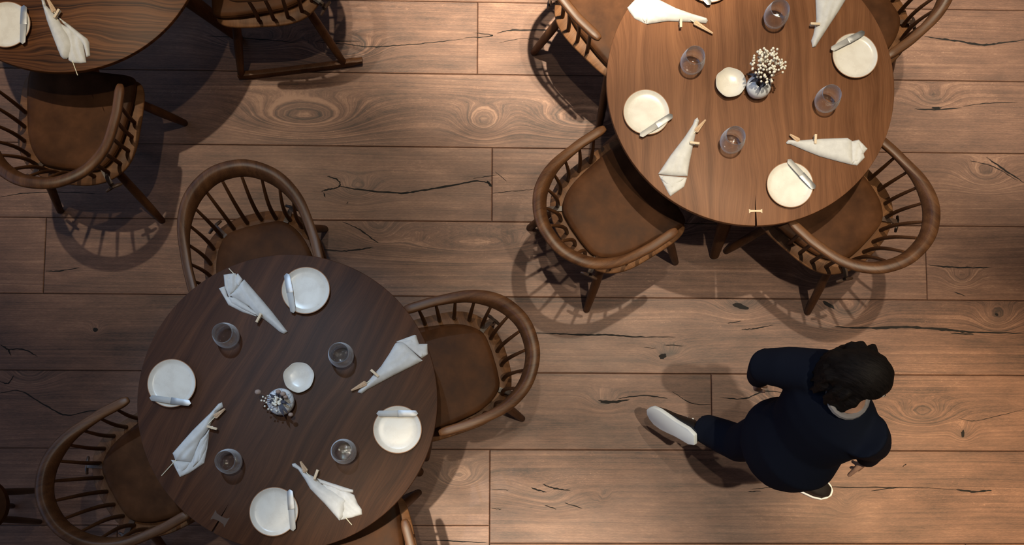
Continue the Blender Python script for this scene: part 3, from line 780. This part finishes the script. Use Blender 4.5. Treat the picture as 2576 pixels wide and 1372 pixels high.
def napkin(layers, label, clip, cl, wheat=None, wl=None, stem=None, bodyh=.016):
    mb = MB()
    for i, (poly, z, h, e, rp) in enumerate(layers): cloth_layer(mb, poly, TOPZ + .0004 + z, h, e, rp, i + len(label))
    o = mb.obj('napkin', M['linen'], None, angle=75); tag(o, label, 'napkin', 'folded linen napkins')
    c = sum((Vector(v.co) for v in o.data.vertices), Vector()) / len(o.data.vertices); c.z = TOPZ
    o.data.transform(Matrix.Translation(-c)); o.location = c
    # clothes peg: two slim jaws and a wire spring, gripping the fold
    a, b = at(*clip[0], TOPZ + .025), at(*clip[1], TOPZ + .025); d = (b - a); L = d.length; ang = atan2(d.y, d.x)
    t = thing('clothes_peg', ((a.x + b.x) / 2, (a.y + b.y) / 2, TOPZ + bodyh), ang, cl, 'clothes peg', 'small wooden pegs')
    for s_, nm in ((1, 'jaw'), (-1, 'jaw')):
        mb = MB(); mb.box((0, 0, .0052 * s_ + .0045), (max(L, .038), .0095, .0044), Matrix.Rotation(radians(4) * s_, 3, 'Y')); mb.obj(nm, M['clip'], t, bevel=.0008)
    mb = MB(); mb.tube([(0, -.0058, .0045), (0, .0058, .0045)], .0026, 8); mb.obj('spring', M['steel'], t)
    if wheat:
        zw = TOPZ + bodyh * .75
        mb = MB(); a = at(*wheat[0], zw); b = at(*wheat[1], zw); d = b - a; L = d.length; u = d / L; nn = Vector((-u.y, u.x, 0))
        t = thing('wheat_ear', ((a.x), (a.y), 0), 0, wl, 'wheat', 'dried wheat ears')
        off = Vector((a.x, a.y, 0))
        k = int(L / .0062)
        for i in range(k):
            f = i / k; r = .0047 * (1 - .5 * f)
            for s_ in (-1, 1):
                p = a + u * (L * f) + nn * (s_ * .0034 * (1 - .75 * f)) - off
                q = p + u * .0105 + nn * s_ * .0052 * (1 - .85 * f) + Vector((0, 0, .0015))
                mb.tube([p, (p + q) / 2, q], [r * .55, r, r * .25], 6)
            p = a + u * (L * f + .002) - off + Vector((0, 0, .003)); mb.tube([p, p + u * .005, p + u * .0095], [r * .5, r * .9, r * .25], 6)
        mb.obj('grains', M['wheat'], t)
        e0 = (at(*stem[1], zw) if stem else a - u * .05) - off; e0.z = TOPZ + .004 if stem else zw
        mb = MB(); mb.tube([e0, a - off], .0016, 6); mb.obj('stalk', M['stalk'], t)
    elif stem:
        s0, s1 = at(*stem[0], TOPZ + .006), at(*stem[1], TOPZ + .006)
        off = Vector((s0.x, s0.y, 0)); u = (s0 - s1).normalized()
        mb = MB(); mb.tube([s1 - off, s0 - off + u * .03], .0016, 6)
        o = mb.obj('wheat_stalk', M['stalk'], None); o.location = off; tag(o, wl, 'wheat')
LT, BT, WT = 'lower left table', 'blossom vase table', 'wavy grained table'
napkin([([(551, 726), (565, 721), (573, 747), (648, 793), (645, 797), (610, 786), (575, 768)], 0, .006, .004, .001),
        ([(563, 692), (592, 688), (611, 709), (592, 735), (577, 750), (566, 723)], .001, .009, .004, .002),
        ([(571, 705), (585, 698), (600, 718), (590, 735), (579, 742)], .008, .004, .003, .001),
        ([(597, 694), (600, 690), (612, 705), (602, 722), (596, 716)], .009, .005, .003, .001),
        ([(576, 748), (592, 750), (620, 768), (652, 794), (648, 796), (612, 781), (582, 764)], .003, .010, .003, .001),
        ([(615, 704), (636, 728), (662, 758), (687, 788), (711, 819), (724, 836), (715, 841), (704, 836), (680, 816), (659, 800), (648, 793), (627, 772), (578, 744), (598, 725), (606, 711)], .002, .017, .010, .0012)],
       'crumpled fan tailed linen napkin at the top left of the lower left table', ((657, 789), (645, 811)), 'wooden peg on the napkin at the top of the lower left table',
       None, 'pale straw stalk poking out of the topmost napkin of the lower left table', ((592, 693), (576, 676)))
napkin([([(997, 860), (1043, 843), (1047, 844), (1054, 866), (1075, 866), (1076, 892), (1061, 902), (1018, 866)], 0, .007, .004, .0015),
        ([(1012, 862), (1034, 856), (1060, 884), (1066, 897), (1058, 900)], .006, .003, .003, .001),
        ([(1017, 864), (1063, 908), (1051, 915), (989, 946), (924, 981), (911, 991), (900, 988), (903, 982), (919, 969), (934, 951), (959, 922), (979, 892), (994, 866), (999, 862)], .002, .017, .010, .0006)],
       'smooth cone shaped linen napkin at the right edge of the lower left table', ((933, 931), (952, 948)), 'wooden peg on the napkin at the right of the lower left table',
       ((921, 964), (886, 982)), 'wheat ear beside the tip of the right napkin on the lower left table')
napkin([([(796, 1203), (828, 1214), (881, 1231), (889, 1233), (889, 1240), (866, 1240), (806, 1216)], .002, .010, .005, .0),
        ([(809, 1215), (866, 1233), (891, 1246), (900, 1268), (910, 1282), (911, 1295), (885, 1303), (857, 1309), (853, 1289)], 0, .007, .004, .0015),
        ([(735, 1168), (743, 1166), (756, 1176), (771, 1191), (790, 1200), (809, 1219), (838, 1236), (866, 1253), (872, 1261), (865, 1301), (854, 1310), (819, 1270), (781, 1231), (768, 1208), (751, 1183), (737, 1175)], .002, .018, .010, .0006)],
       'linen napkin cone with open rolled end at the bottom right of the lower left table', ((799, 1184), (791, 1205)), 'wooden peg on the napkin at the bottom of the lower left table',
       ((770, 1188), (757, 1164)), 'wheat ear with protruding stalk in the bottom napkin of the lower left table', ((866, 1302), (884, 1321)))
napkin([([(528, 1078), (522, 1128), (514, 1166), (475, 1192), (453, 1201), (431, 1158), (480, 1163), (499, 1120)], 0, .006, .004, .001),
        ([(528, 1082), (519, 1130), (507, 1162), (492, 1172), (497, 1140), (510, 1105)], .004, .007, .004, .0015),
        ([(527, 1086), (514, 1130), (500, 1164), (486, 1176), (492, 1140), (506, 1108)], .008, .005, .003, .001),
        ([(441, 1160), (478, 1166), (470, 1180), (455, 1192), (447, 1180)], .004, .005, .004, .001),
        ([(559, 1013), (562, 1025), (549, 1036), (536, 1055), (528, 1075), (512, 1099), (500, 1116), (491, 1144), (481, 1164), (442, 1159), (435, 1141), (461, 1111), (484, 1085), (505, 1064), (531, 1039), (550, 1017)], .002, .016, .009, .0016)],
       'linen napkin with layered pleats at the lower left side of the lower left table', ((521, 1073), (545, 1080)), 'wooden peg on the napkin at the left of the lower left table',
       ((540, 1050), (564, 1031)), 'wheat ear in the left napkin of the lower left table', ((431, 1163), (405, 1197)))
napkin([([(1657, 441), (1723, 447), (1728, 448), (1721, 470), (1687, 494), (1683, 490), (1663, 452)], 0, .007, .004, .001),
        ([(1663, 452), (1668, 444), (1722, 450), (1688, 476)], .006, .004, .004, .0),
        ([(1754, 297), (1758, 305), (1750, 334), (1743, 368), (1734, 410), (1729, 444), (1697, 443), (1655, 439), (1687, 391), (1721, 347), (1742, 315), (1747, 302)], .002, .017, .010, .0006)],
       'linen napkin with pointed turned under end at the lower left of the blossom vase table', ((1737, 359), (1758, 361)), 'wooden peg on the lower left napkin of the blossom vase table',
       ((1750, 331), (1773, 304)), 'wheat ear beside the lower left napkin of the blossom vase table')
napkin([([(2142, 356), (2160, 352), (2182, 375), (2172, 387), (2175, 397), (2156, 417), (2144, 415), (2141, 386)], 0, .008, .004, .0012),
        ([(2140, 358), (2158, 360), (2170, 385), (2158, 405), (2142, 412)], .007, .003, .004, .001),
        ([(1977, 359), (1983, 353), (2014, 354), (2051, 351), (2099, 349), (2131, 348), (2142, 355), (2143, 386), (2144, 416), (2108, 407), (2061, 394), (2023, 379), (1989, 364), (1979, 363)], .002, .018, .011, .0005)],
       'linen napkin cone lying level at the right of the blossom vase table', ((2052, 338), (2051, 362)), 'wooden peg standing up from the level napkin of the blossom vase table',
       ((2010, 355), (1989, 340)), 'wheat ear on the tip of the level napkin of the blossom vase table')
napkin([([(1578, 20), (1595, 2), (1610, -12), (1625, 25), (1627, 61), (1618, 58), (1596, 47), (1582, 28)], 0, .010, .005, .001),
        ([(1590, 20), (1604, -2), (1622, 0), (1632, 45), (1622, 58), (1604, 42)], .008, .005, .004, .0),
        ([(1608, -8), (1640, -8), (1660, 2), (1700, 22), (1740, 36), (1777, 47), (1780, 53), (1776, 60), (1747, 57), (1680, 54), (1627, 62), (1618, 36)], .003, .020, .010, .001)],
       'rolled linen napkin at the upper left of the blossom vase table', ((1713, 45), (1713, 68)), 'wooden peg on the upper left napkin of the blossom vase table',
       ((1747, 56), (1791, 83)), 'long wheat ear beyond the tip of the upper left napkin of the blossom vase table')
napkin([([(2049, -20), (2056, -70), (2120, -90), (2155, -50), (2140, -25)], 0, .009, .005, .001),
        ([(2050, -25), (2051, 0), (2053, 50), (2045, 90), (2040, 103), (2043, 120), (2051, 118), (2068, 92), (2088, 61), (2110, 28), (2127, 0), (2140, -25)], .002, .018, .010, .0008)],
       'linen napkin pointing down at the upper right of the blossom vase table', ((2040, 60), (2062, 60)), 'wooden peg on the upper right napkin of the blossom vase table')
napkin([([(143, 41), (175, 63), (204, 86), (220, 98), (225, 108), (227, 141), (218, 144), (211, 115)], 0, .012, .005, .001),
        ([(150, 58), (180, 75), (208, 104), (218, 158), (204, 160), (184, 159), (173, 152), (172, 120)], .001, .009, .005, .0015),
        ([(105, 0), (111, 23), (119, 52), (133, 90), (146, 124), (154, 143), (160, 149), (170, 149), (181, 131), (186, 117), (179, 100), (169, 82), (153, 58), (143, 41), (135, 33), (117, 15), (110, -10), (100, -15)], .003, .020, .010, .0006)],
       'curled open linen napkin on the wavy grained table', ((149, 24), (136, 44)), 'wooden peg on the napkin of the wavy grained table',
       ((137, 30), (116, -10)), 'wheat ear in the napkin of the wavy grained table', ((174, 147), (193, 187)))

# ------------------------------------------------------------------ vases
def vase(px, py, r, h, m, label):
    p = at(px, py, TOPZ + h * .5); t = thing('flower_vase', (p.x, p.y, TOPZ + .0005), 0, label, 'vase')
    mb = MB(); mb.lathe([(r * .6, 0), (r * .85, h * .12), (r, h * .42), (r * .93, h * .68), (r * .66, h * .9), (r * .50, h * .97), (r * .47, h), (r * .42, h * .99), (r * .42, h * .9), (r * .7, h * .6), (r * .7, h * .25), (.001, h * .12)], 48)
    mb.obj('body', m, t); return t
v1 = vase(706, 1011, .0510, .075, M['crackle'], 'round white crackle vase with berries and dry pods on the lower left table')
v2 = vase(1909, 217, .0480, .075, M['white_glaze'], 'round pale blue white vase under the white blossoms')
def posy(v, label, head_at, n, spread, seed, kind):
    r = random.Random(seed); t = thing('flower_posy', tuple(v.location), 0, label, 'flowers')
    base = Vector((0, 0, .02))
    mbs, mbf, mbl, mbp = MB(), MB(), MB(), MB()
    hd = Vector(head_at)
    for i in range(n):
        a = 2 * pi * r.random(); q = sqrt(r.random()) * spread
        e = hd + Vector((cos(a) * q, sin(a) * q, (r.random() - .35) * spread * .7 - q * .35))
        nk = Vector((cos(a) * .010, sin(a) * .010, .072))
        mid = (nk + e) / 2 + Vector((0, 0, .012))
        mbs.tube([base, nk, mid, e], [.0008, .0008, .0006, .0005], 5, round_=False)
        mbf.ball(e, .0044 + .0014 * r.random(), 8, 5, (1, 1, 1.15))
    if kind == 'blossom':
        for i, (a, L, w_) in enumerate([(2.6, .056, .017), (-1.85, .036, .013), (-.75, .034, .012), (1.2, .040, .012), (3.3, .046, .016), (.35, .034, .011), (2.0, .05, .011)]):
            d = Vector((cos(a), sin(a), 0)); s_ = Vector((-sin(a), cos(a), 0)); z = .085 + .012 * (i % 3)
            pts = []
            for f, ww in ((0, .2), (.25, .8), (.5, 1), (.75, .6), (1, .02)):
                c = d * (.006 + L * f) + Vector((0, 0, z + .014 * sin(pi * f) - .012 * f)); pts.append((c + s_ * w_ * ww * .5 + Vector((0, 0, .002)), c - Vector((0, 0, .001)), c - s_ * w_ * ww * .5 + Vector((0, 0, .002))))
            rs = [[a_, b_, c_, c_ - Vector((0, 0, .0008)), b_ - Vector((0, 0, .0008)), a_ - Vector((0, 0, .0008))] for a_, b_, c_ in pts]
            mbl.rings(rs)
    else:
        for i, (dx, dy, z, s_) in enumerate([(-.070, .028, .10, .012), (.045, -.052, .07, .0095), (.022, .022, .10, .011), (.004, .030, .10, .010), (.030, .012, .095, .009)]):
            c = Vector((dx, dy, z)); mbs.tube([base, Vector((dx * .2, dy * .2, .074)), c * .6 + Vector((0, 0, .035)), c], .0008, 5, round_=False)
            q_ = MB(); q_.ball(c, s_, 14, 9, (1, .85, .8)); q_.obj('seed_pod', M['dried'], t)
        for i, (a, L) in enumerate([(2.5, .034), (3.4, .03), (-.3, .036), (.9, .034), (-1.2, .06), (-.9, .055), (1.7, .03)]):
            d = Vector((cos(a), sin(a), 0)); s_ = Vector((-sin(a), cos(a), 0)); rs = []
            for f, ww in ((0, .3), (.3, .9), (.6, .9), (1, .05)):
                c = d * (.006 + L * f) + Vector((0, 0, .082 + .01 * sin(pi * f))); rs.append([c + s_ * .006 * ww, c - s_ * .006 * ww, c - s_ * .006 * ww - Vector((0, 0, .0008)), c + s_ * .006 * ww - Vector((0, 0, .0008))])
            mbl.rings(rs)
        for dx, dy in [(-.055, .012), (-.046, .008), (-.061, -.001), (-.050, -.003), (-.043, -.008), (-.049, -.022), (-.034, -.033), (-.023, -.035), (-.004, -.040), (-.040, .017)]:
            e = Vector((dx, dy, .075 + .01 * r.random())); mbs.tube([base, Vector((dx * .2, dy * .2, .073)), e * .6 + Vector((0, 0, .032)), e], .0006, 5, round_=False); mbf.ball(e, .0040, 8, 5)
        # dense dark heart of the posy
        for i in range(26):
            a = 2 * pi * r.random(); q = .020 * sqrt(r.random()); mbl.ball((cos(a) * q * 1.2 - .004, sin(a) * q, .074 + .008 * r.random()), .0055, 7, 5)
    mbs.obj('stems', M['twig'], t); mbl.obj('leaves', M['darkleaf'], t); tf = mbf.obj('blossoms', M['petal'], t); tf['kind'] = 'stuff'
    
    return t
posy(v1, 'low posy of white berries, dark leaves and dry pods in the crackle vase', (-.004, -.002, .088), 26, .017, 3, 'berries')
posy(v2, 'airy spray of white blossoms with dark leaves in the pale vase', (.008, .036, .165), 135, .064, 5, 'blossom')

# blue cloth lying over the front of the rocking chair seat
# ------------------------------------------------------------------ person
def bake(name, mb, m, voxel, smooth=6):
    """fuse overlapping limbs into one continuous smooth surface"""
    me = mb.mesh(name + '_raw', m); o = bpy.data.objects.new(name + '_raw', me); C.objects.link(o)
    r = o.modifiers.new('fuse', 'REMESH'); r.mode = 'VOXEL'; r.voxel_size = voxel; r.use_smooth_shade = True
    q = o.modifiers.new('soft', 'SMOOTH'); q.factor = .5; q.iterations = smooth
    bpy.context.view_layer.update()
    res = bpy.data.meshes.new_from_object(o.evaluated_get(bpy.context.evaluated_depsgraph_get()))
    bpy.data.objects.remove(o); bpy.data.meshes.remove(me); res.name = name
    res.materials.clear(); res.materials.append(m)
    for p in res.polygons: p.use_smooth = True; p.material_index = 0
    return res
def loft(mb, secs, n=20):
    """elliptical sections: (centre, half width, half depth, side vector)"""
    rs = []
    for i, (c, w_, d_, sd) in enumerate(secs):
        ax = (secs[min(i + 1, len(secs) - 1)][0] - secs[max(i - 1, 0)][0]).normalized(); sd = (sd - ax * sd.dot(ax)).normalized(); fr = ax.cross(sd)
        rs.append([c + sd * cos(2 * pi * k / n) * w_ + fr * sin(2 * pi * k / n) * d_ for k in range(n)])
    mb.rings(rs)
PB = at(1996, 1120, .93); ORI = Vector((PB.x, PB.y, 0))
def pp(u, v, z): return at(u, v, z) - ORI
J = dict(pel=pp(1996, 1120, .93), sp=pp(2040, 1080, 1.09), ch=pp(2086, 1038, 1.25), nk0=pp(2124, 1000, 1.43), nk=pp(2138, 982, 1.48),
         shL=pp(2058, 932, 1.385), shR=pp(2176, 1096, 1.385), elL=pp(1925, 922, 1.19), haL=pp(1908, 948, .97), elR=pp(2196, 1118, 1.09), haR=pp(2182, 1150, .92),
         hiL=pp(1972, 1082, .89), hiR=pp(2012, 1160, .89), knL=pp(1860, 1116, .52), anL=pp(1758, 1072, .34), knR=pp(2032, 1172, .48), anR=pp(1976, 1192, .10))
person = thing('person', tuple(ORI), 0, 'person with black hair in dark navy clothes striding with one pale sole lifted', 'person')
hd = radians(-25); FW = Vector((cos(hd), sin(hd), 0)); LF = Vector((-sin(hd), cos(hd), 0)); UP = Vector((0, 0, 1))
HC = pp(2168, 946, 1.57); HS = .90
def lerp(a, b, f): return J[a] + (J[b] - J[a]) * f
SV = (J['shL'] - J['shR']).normalized(); HV = (J['hiL'] - J['hiR']).normalized()
mb = MB()
loft(mb, [(J['pel'] - UP * .07, .13, .10, HV), (J['pel'], .155, .105, HV), (J['sp'], .125, .09, HV + SV), (J['ch'], .150, .10, SV), (lerp('ch', 'nk0', .55), .145, .085, SV), (J['nk0'], .075, .06, SV), (J['nk'], .052, .052, SV), (HC - UP * .05, .05, .05, SV)])
for a, b in (('L', 1), ('R', -1)):
    mb.tube([lerp('ch', 'sh' + a, .5), J['sh' + a], J['el' + a], lerp('el' + a, 'ha' + a, .3), lerp('el' + a, 'ha' + a, .92)], [.05, .052, .038, .036, .026], 14)
    k = 'hi' + a; mb.tube([J[k], lerp(k, 'kn' + a, .5), J['kn' + a], lerp('kn' + a, 'an' + a, .35), lerp('kn' + a, 'an' + a, .95)], [.085, .072, .052, .054, .036], 16)
def hand(mb, el, ha, side, curl=.5):
    d = (J[ha] - J[el]).normalized(); out = d.cross(UP).normalized() * side; pn = d.cross(out).normalized()
    w = lerp(el, ha, .92)
    loft(mb, [(w - d * .01, .025, .022, out), (w + d * .02, .034, .018, out), (w + d * .055, .041, .016, out), (w + d * .088, .040, .012, out)], 14)
    for i, (o_, L) in enumerate(((-.030, .070), (-.010, .080), (.011, .076), (.030, .060))):
        p = w + d * .078 + out * o_; P = [p]; a = .1; pf = 0
        for k, fr in enumerate((.42, .75, 1.0)):
            p = p + (d * cos(a) - pn * sin(a) + out * (o_ * 1.6)) * (L + .012) * (fr - pf); pf = fr; P.append(p); a += curl * (.8 + .25 * i)
        mb.tube(P, [.0098, .0092, .0085, .0070], 9)
    b = w + d * .028 - out * .026
    mb.tube([b, b + (d * .6 - out * .75) * .036 - pn * .006, b + (d * 1.0 - out * .95) * .056 - pn * .014], [.013, .0110, .0085], 9)
hand(mb, 'elL', 'haL', 1); hand(mb, 'elR', 'haR', -1)
def head_part(mb):
    n, m = 36, 26; rs = []
    for i in range(1, m):
        a = pi * i / m - pi / 2; ring = []
        for k in range(n):
            b = 2 * pi * k / n; x, y, z = cos(a) * cos(b), cos(a) * sin(b), sin(a)
            X = x * (.095 if x > 0 else .100); Y = y * .076; Z = z * .118
            if z < 0: Y *= 1 - .26 * (-z) ** 1.5; X *= 1 - .10 * (-z)
            if x > 0: X -= .010 * (1 - abs(y)) * exp(-((z - .12) / .16) ** 2)
            if x > .6: X += .024 * exp(-(y / .13) ** 2) * exp(-((z + .14) / .15) ** 2)
            if x > .5: X += .006 * exp(-(y / .3) ** 2) * exp(-((z + .46) / .07) ** 2)
            if x > .3: X += .008 * exp(-(y / .3) ** 2) * exp(-((z + .80) / .16) ** 2)
            if x > .5: X += .005 * exp(-((abs(y) - .38) / .18) ** 2) * exp(-((z - .28) / .08) ** 2)
            ring.append(HC + (FW * X + LF * Y + UP * Z) * HS)
        rs.append(ring)
    mb.rings(rs)
    for s_ in (-1, 1):
        c = HC + (LF * s_ * .078 - FW * .008 - UP * .008) * HS; mb.ball(c, .026, 12, 8, (.7, .45, 1.2))
head_part(mb)
o = bpy.data.objects.new('body', bake('body', mb, M['skin'], .0048, 2)); C.objects.link(o); o.parent = person
for s_ in (-1, 1):
    mb = MB(); mb.ball(HC + (FW * .081 + LF * s_ * .030 + UP * .014) * HS, .0105, 12, 8); e = mb.obj('eye', M['eye'], person)
    mb = MB(); mb.ball(HC + (FW * .0905 + LF * s_ * .030 + UP * .014) * HS, .0048, 10, 6); mb.obj('iris', M['hair'], e)
mb = MB(); mb.tube([HC + (FW * (.093 - abs(y) * .25) + LF * y - UP * .056) * HS for y in (-.022, -.011, 0, .011, .022)], [.003, .0048, .0045, .0048, .003], 8); mb.obj('lips', M['lip'], person)
# trousers and long top, each one continuous garment
mb = MB(); loft(mb, [(J['pel'] - UP * .12, .13, .115, HV), (J['pel'] - UP * .06, .165, .13, HV), (J['pel'] + UP * .03, .165, .12, HV), (J['pel'] + UP * .09, .145, .108, HV)])
for a in 'LR':
    k = 'hi' + a; mb.tube([J[k] + UP * .02, lerp(k, 'kn' + a, .5), J['kn' + a], lerp('kn' + a, 'an' + a, .4), lerp('kn' + a, 'an' + a, (.90 if a == 'L' else 1.03))], [.105, .094, .078, .072, .062], 18, round_=False)
me = bake('trousers', mb, M['cloth'], .012, 8); o = bpy.data.objects.new('trousers', me); C.objects.link(o); o.parent = person
mb = MB(); loft(mb, [(J['pel'] - UP * .12 - FW * .02, .180, .152, HV), (J['pel'] - UP * .05 - FW * .01, .184, .152, HV), (J['pel'] + UP * .05, .178, .142, HV), (J['sp'], .155, .125, HV + SV), (J['ch'], .178, .130, SV), (lerp('ch', 'nk0', .5), .172, .110, SV), (lerp('ch', 'nk0', .85), .110, .085, SV), (J['nk0'] + UP * .02, .068, .064, SV)], 28)
for a in 'LR':
    mb.tube([lerp('ch', 'sh' + a, .6), J['sh' + a], lerp('sh' + a, 'el' + a, .5), J['el' + a], lerp('el' + a, 'ha' + a, .4), lerp('el' + a, 'ha' + a, .97)], [.075, .078, .072, .062, .052, .044], 18, round_=False)
me = bake('jacket', mb, M['cloth'], .010, 6); jacket = bpy.data.objects.new('jacket', me); C.objects.link(jacket); jacket.parent = person
mb = MB(); c0 = J['nk0'] + UP * .035; mb.tube([c0 + (FW * cos(a) + LF * sin(a)) * .064 - UP * (.012 * cos(a)) for a in [2 * pi * i / 20 for i in range(21)]], .011, 8); o = mb.obj('collar', M['collar'], jacket); o['label'] = 'grey collar'
# hair: cap and loose locks down the neck, fused into one mass
mb = MB(); n, m = 36, 18; rs = []; rr_ = random.Random(4)
for i in range(1, m):
    a = pi / 2 * (1 - i / (m - 1) * 1.45); ring = []
    for k in range(n):
        b = 2 * pi * k / n; x, y, z = cos(a) * cos(b), cos(a) * sin(b), sin(a)
        gr = 1 + .02 * sin(9 * b + i * .3) + .012 * sin(17 * b)
        X, Y, Z = x * (.100 if x > 0 else .114), y * .088, z * .126
        lim = .03 if x > .25 else -.10 if x < -.1 else -.05
        if Z < lim: Z = lim
        ring.append(HC + ((FW * X + LF * Y) * gr + UP * (Z + .004)) * HS)
    rs.append(ring)
mb.rings(rs)
for i in range(46):
    b = pi + (rr_.random() - .5) * 3.4; st = HC + ((FW * cos(b) * .10 + LF * sin(b) * .082) * .98 + UP * (.05 - .10 * rr_.random())) * HS
    mid = st + (FW * cos(b) + LF * sin(b)) * .018 - UP * .055; en = mid + (FW * cos(b) * .5 + LF * sin(b)) * .014 - UP * (.05 + .03 * rr_.random())
    mb.tube([st, (st + mid) / 2 + (FW * cos(b) + LF * sin(b)) * .010, mid, en], [.012, .012, .010, .005], 8)
o = bpy.data.objects.new('hair', bake('hair', mb, M['hair'], .005, 1)); C.objects.link(o); o.parent = person
# shoes
def shoe(heel, d, up, name='shoe', size=.275):
    d = d.normalized(); side = up.cross(d).normalized(); up = d.cross(side).normalized()
    st = [(0, .030, .045), (.03, .036, .085), (.07, .036, .092), (.11, .037, .080), (.155, .043, .062), (.20, .047, .050), (.24, .042, .040), (.265, .026, .028), (.273, .010, .018)]
    rs = []
    for x, w_, h in st:
        ring = []
        for k in range(16):
            a = 2 * pi * k / 16; c_, s_ = cos(a), sin(a)
            y = math.copysign(abs(c_) ** .8, c_) * w_; z = .016 + (h - .016) * .5 * (1 + math.copysign(abs(s_) ** .7, s_)) 
            ring.append(heel + d * (x * size / .275 - .03) + side * y * (1 if z < h * .6 else .82) + up * z)
        rs.append(ring)
    mb = MB(); mb.rings(rs); o = mb.obj(name, M['shoe'], person, angle=60)
    out = [(x, w_ + .005) for x, w_, h in st]; out[-1] = (.280, .012); out[0] = (-.006, .026)
    P = [heel + d * (x * size / .275 - .03) + side * w_ for x, w_ in out] + [heel + d * (x * size / .275 - .03) - side * w_ for x, w_ in out[::-1]]
    mb = MB(); mb.rings([[p for p in P], [p + up * .020 for p in P]]); mb.obj('sole', M['sole'], o, bevel=.004)['label'] = 'pale rubber sole'
    mb = MB()
    for q in range(4):
        x = .085 + q * .022; h = .092 - q * .0115
        mb.tube([heel + d * (x - .03) + side * s_ * .8 + up * (h + .002 - abs(s_) * .35) for s_ in (-.026, -.012, 0, .012, .026)], .0035, 6)
    mb.obj('laces', M['lace'], o)
    return o
aR = J['anR']; shoe(Vector((aR.x, aR.y, .001)), Vector((cos(radians(-20)), sin(radians(-20)), 0)), UP)
aL = J['anL']; tL = pp(1668, 1020, .20); dL = (tL - aL); dL.normalize()
legd = (J['anL'] - J['knL']).normalized()
upL = -(legd - dL * legd.dot(dL)); 
# sole faces up and back: the top of the foot points down and forward
upv = Vector((.45 * .9, .7 * .9, -.62)); upv = (upv - dL * upv.dot(dL)).normalized()
shoe(aL - upv * .085 - dL * .02, dL, upv)
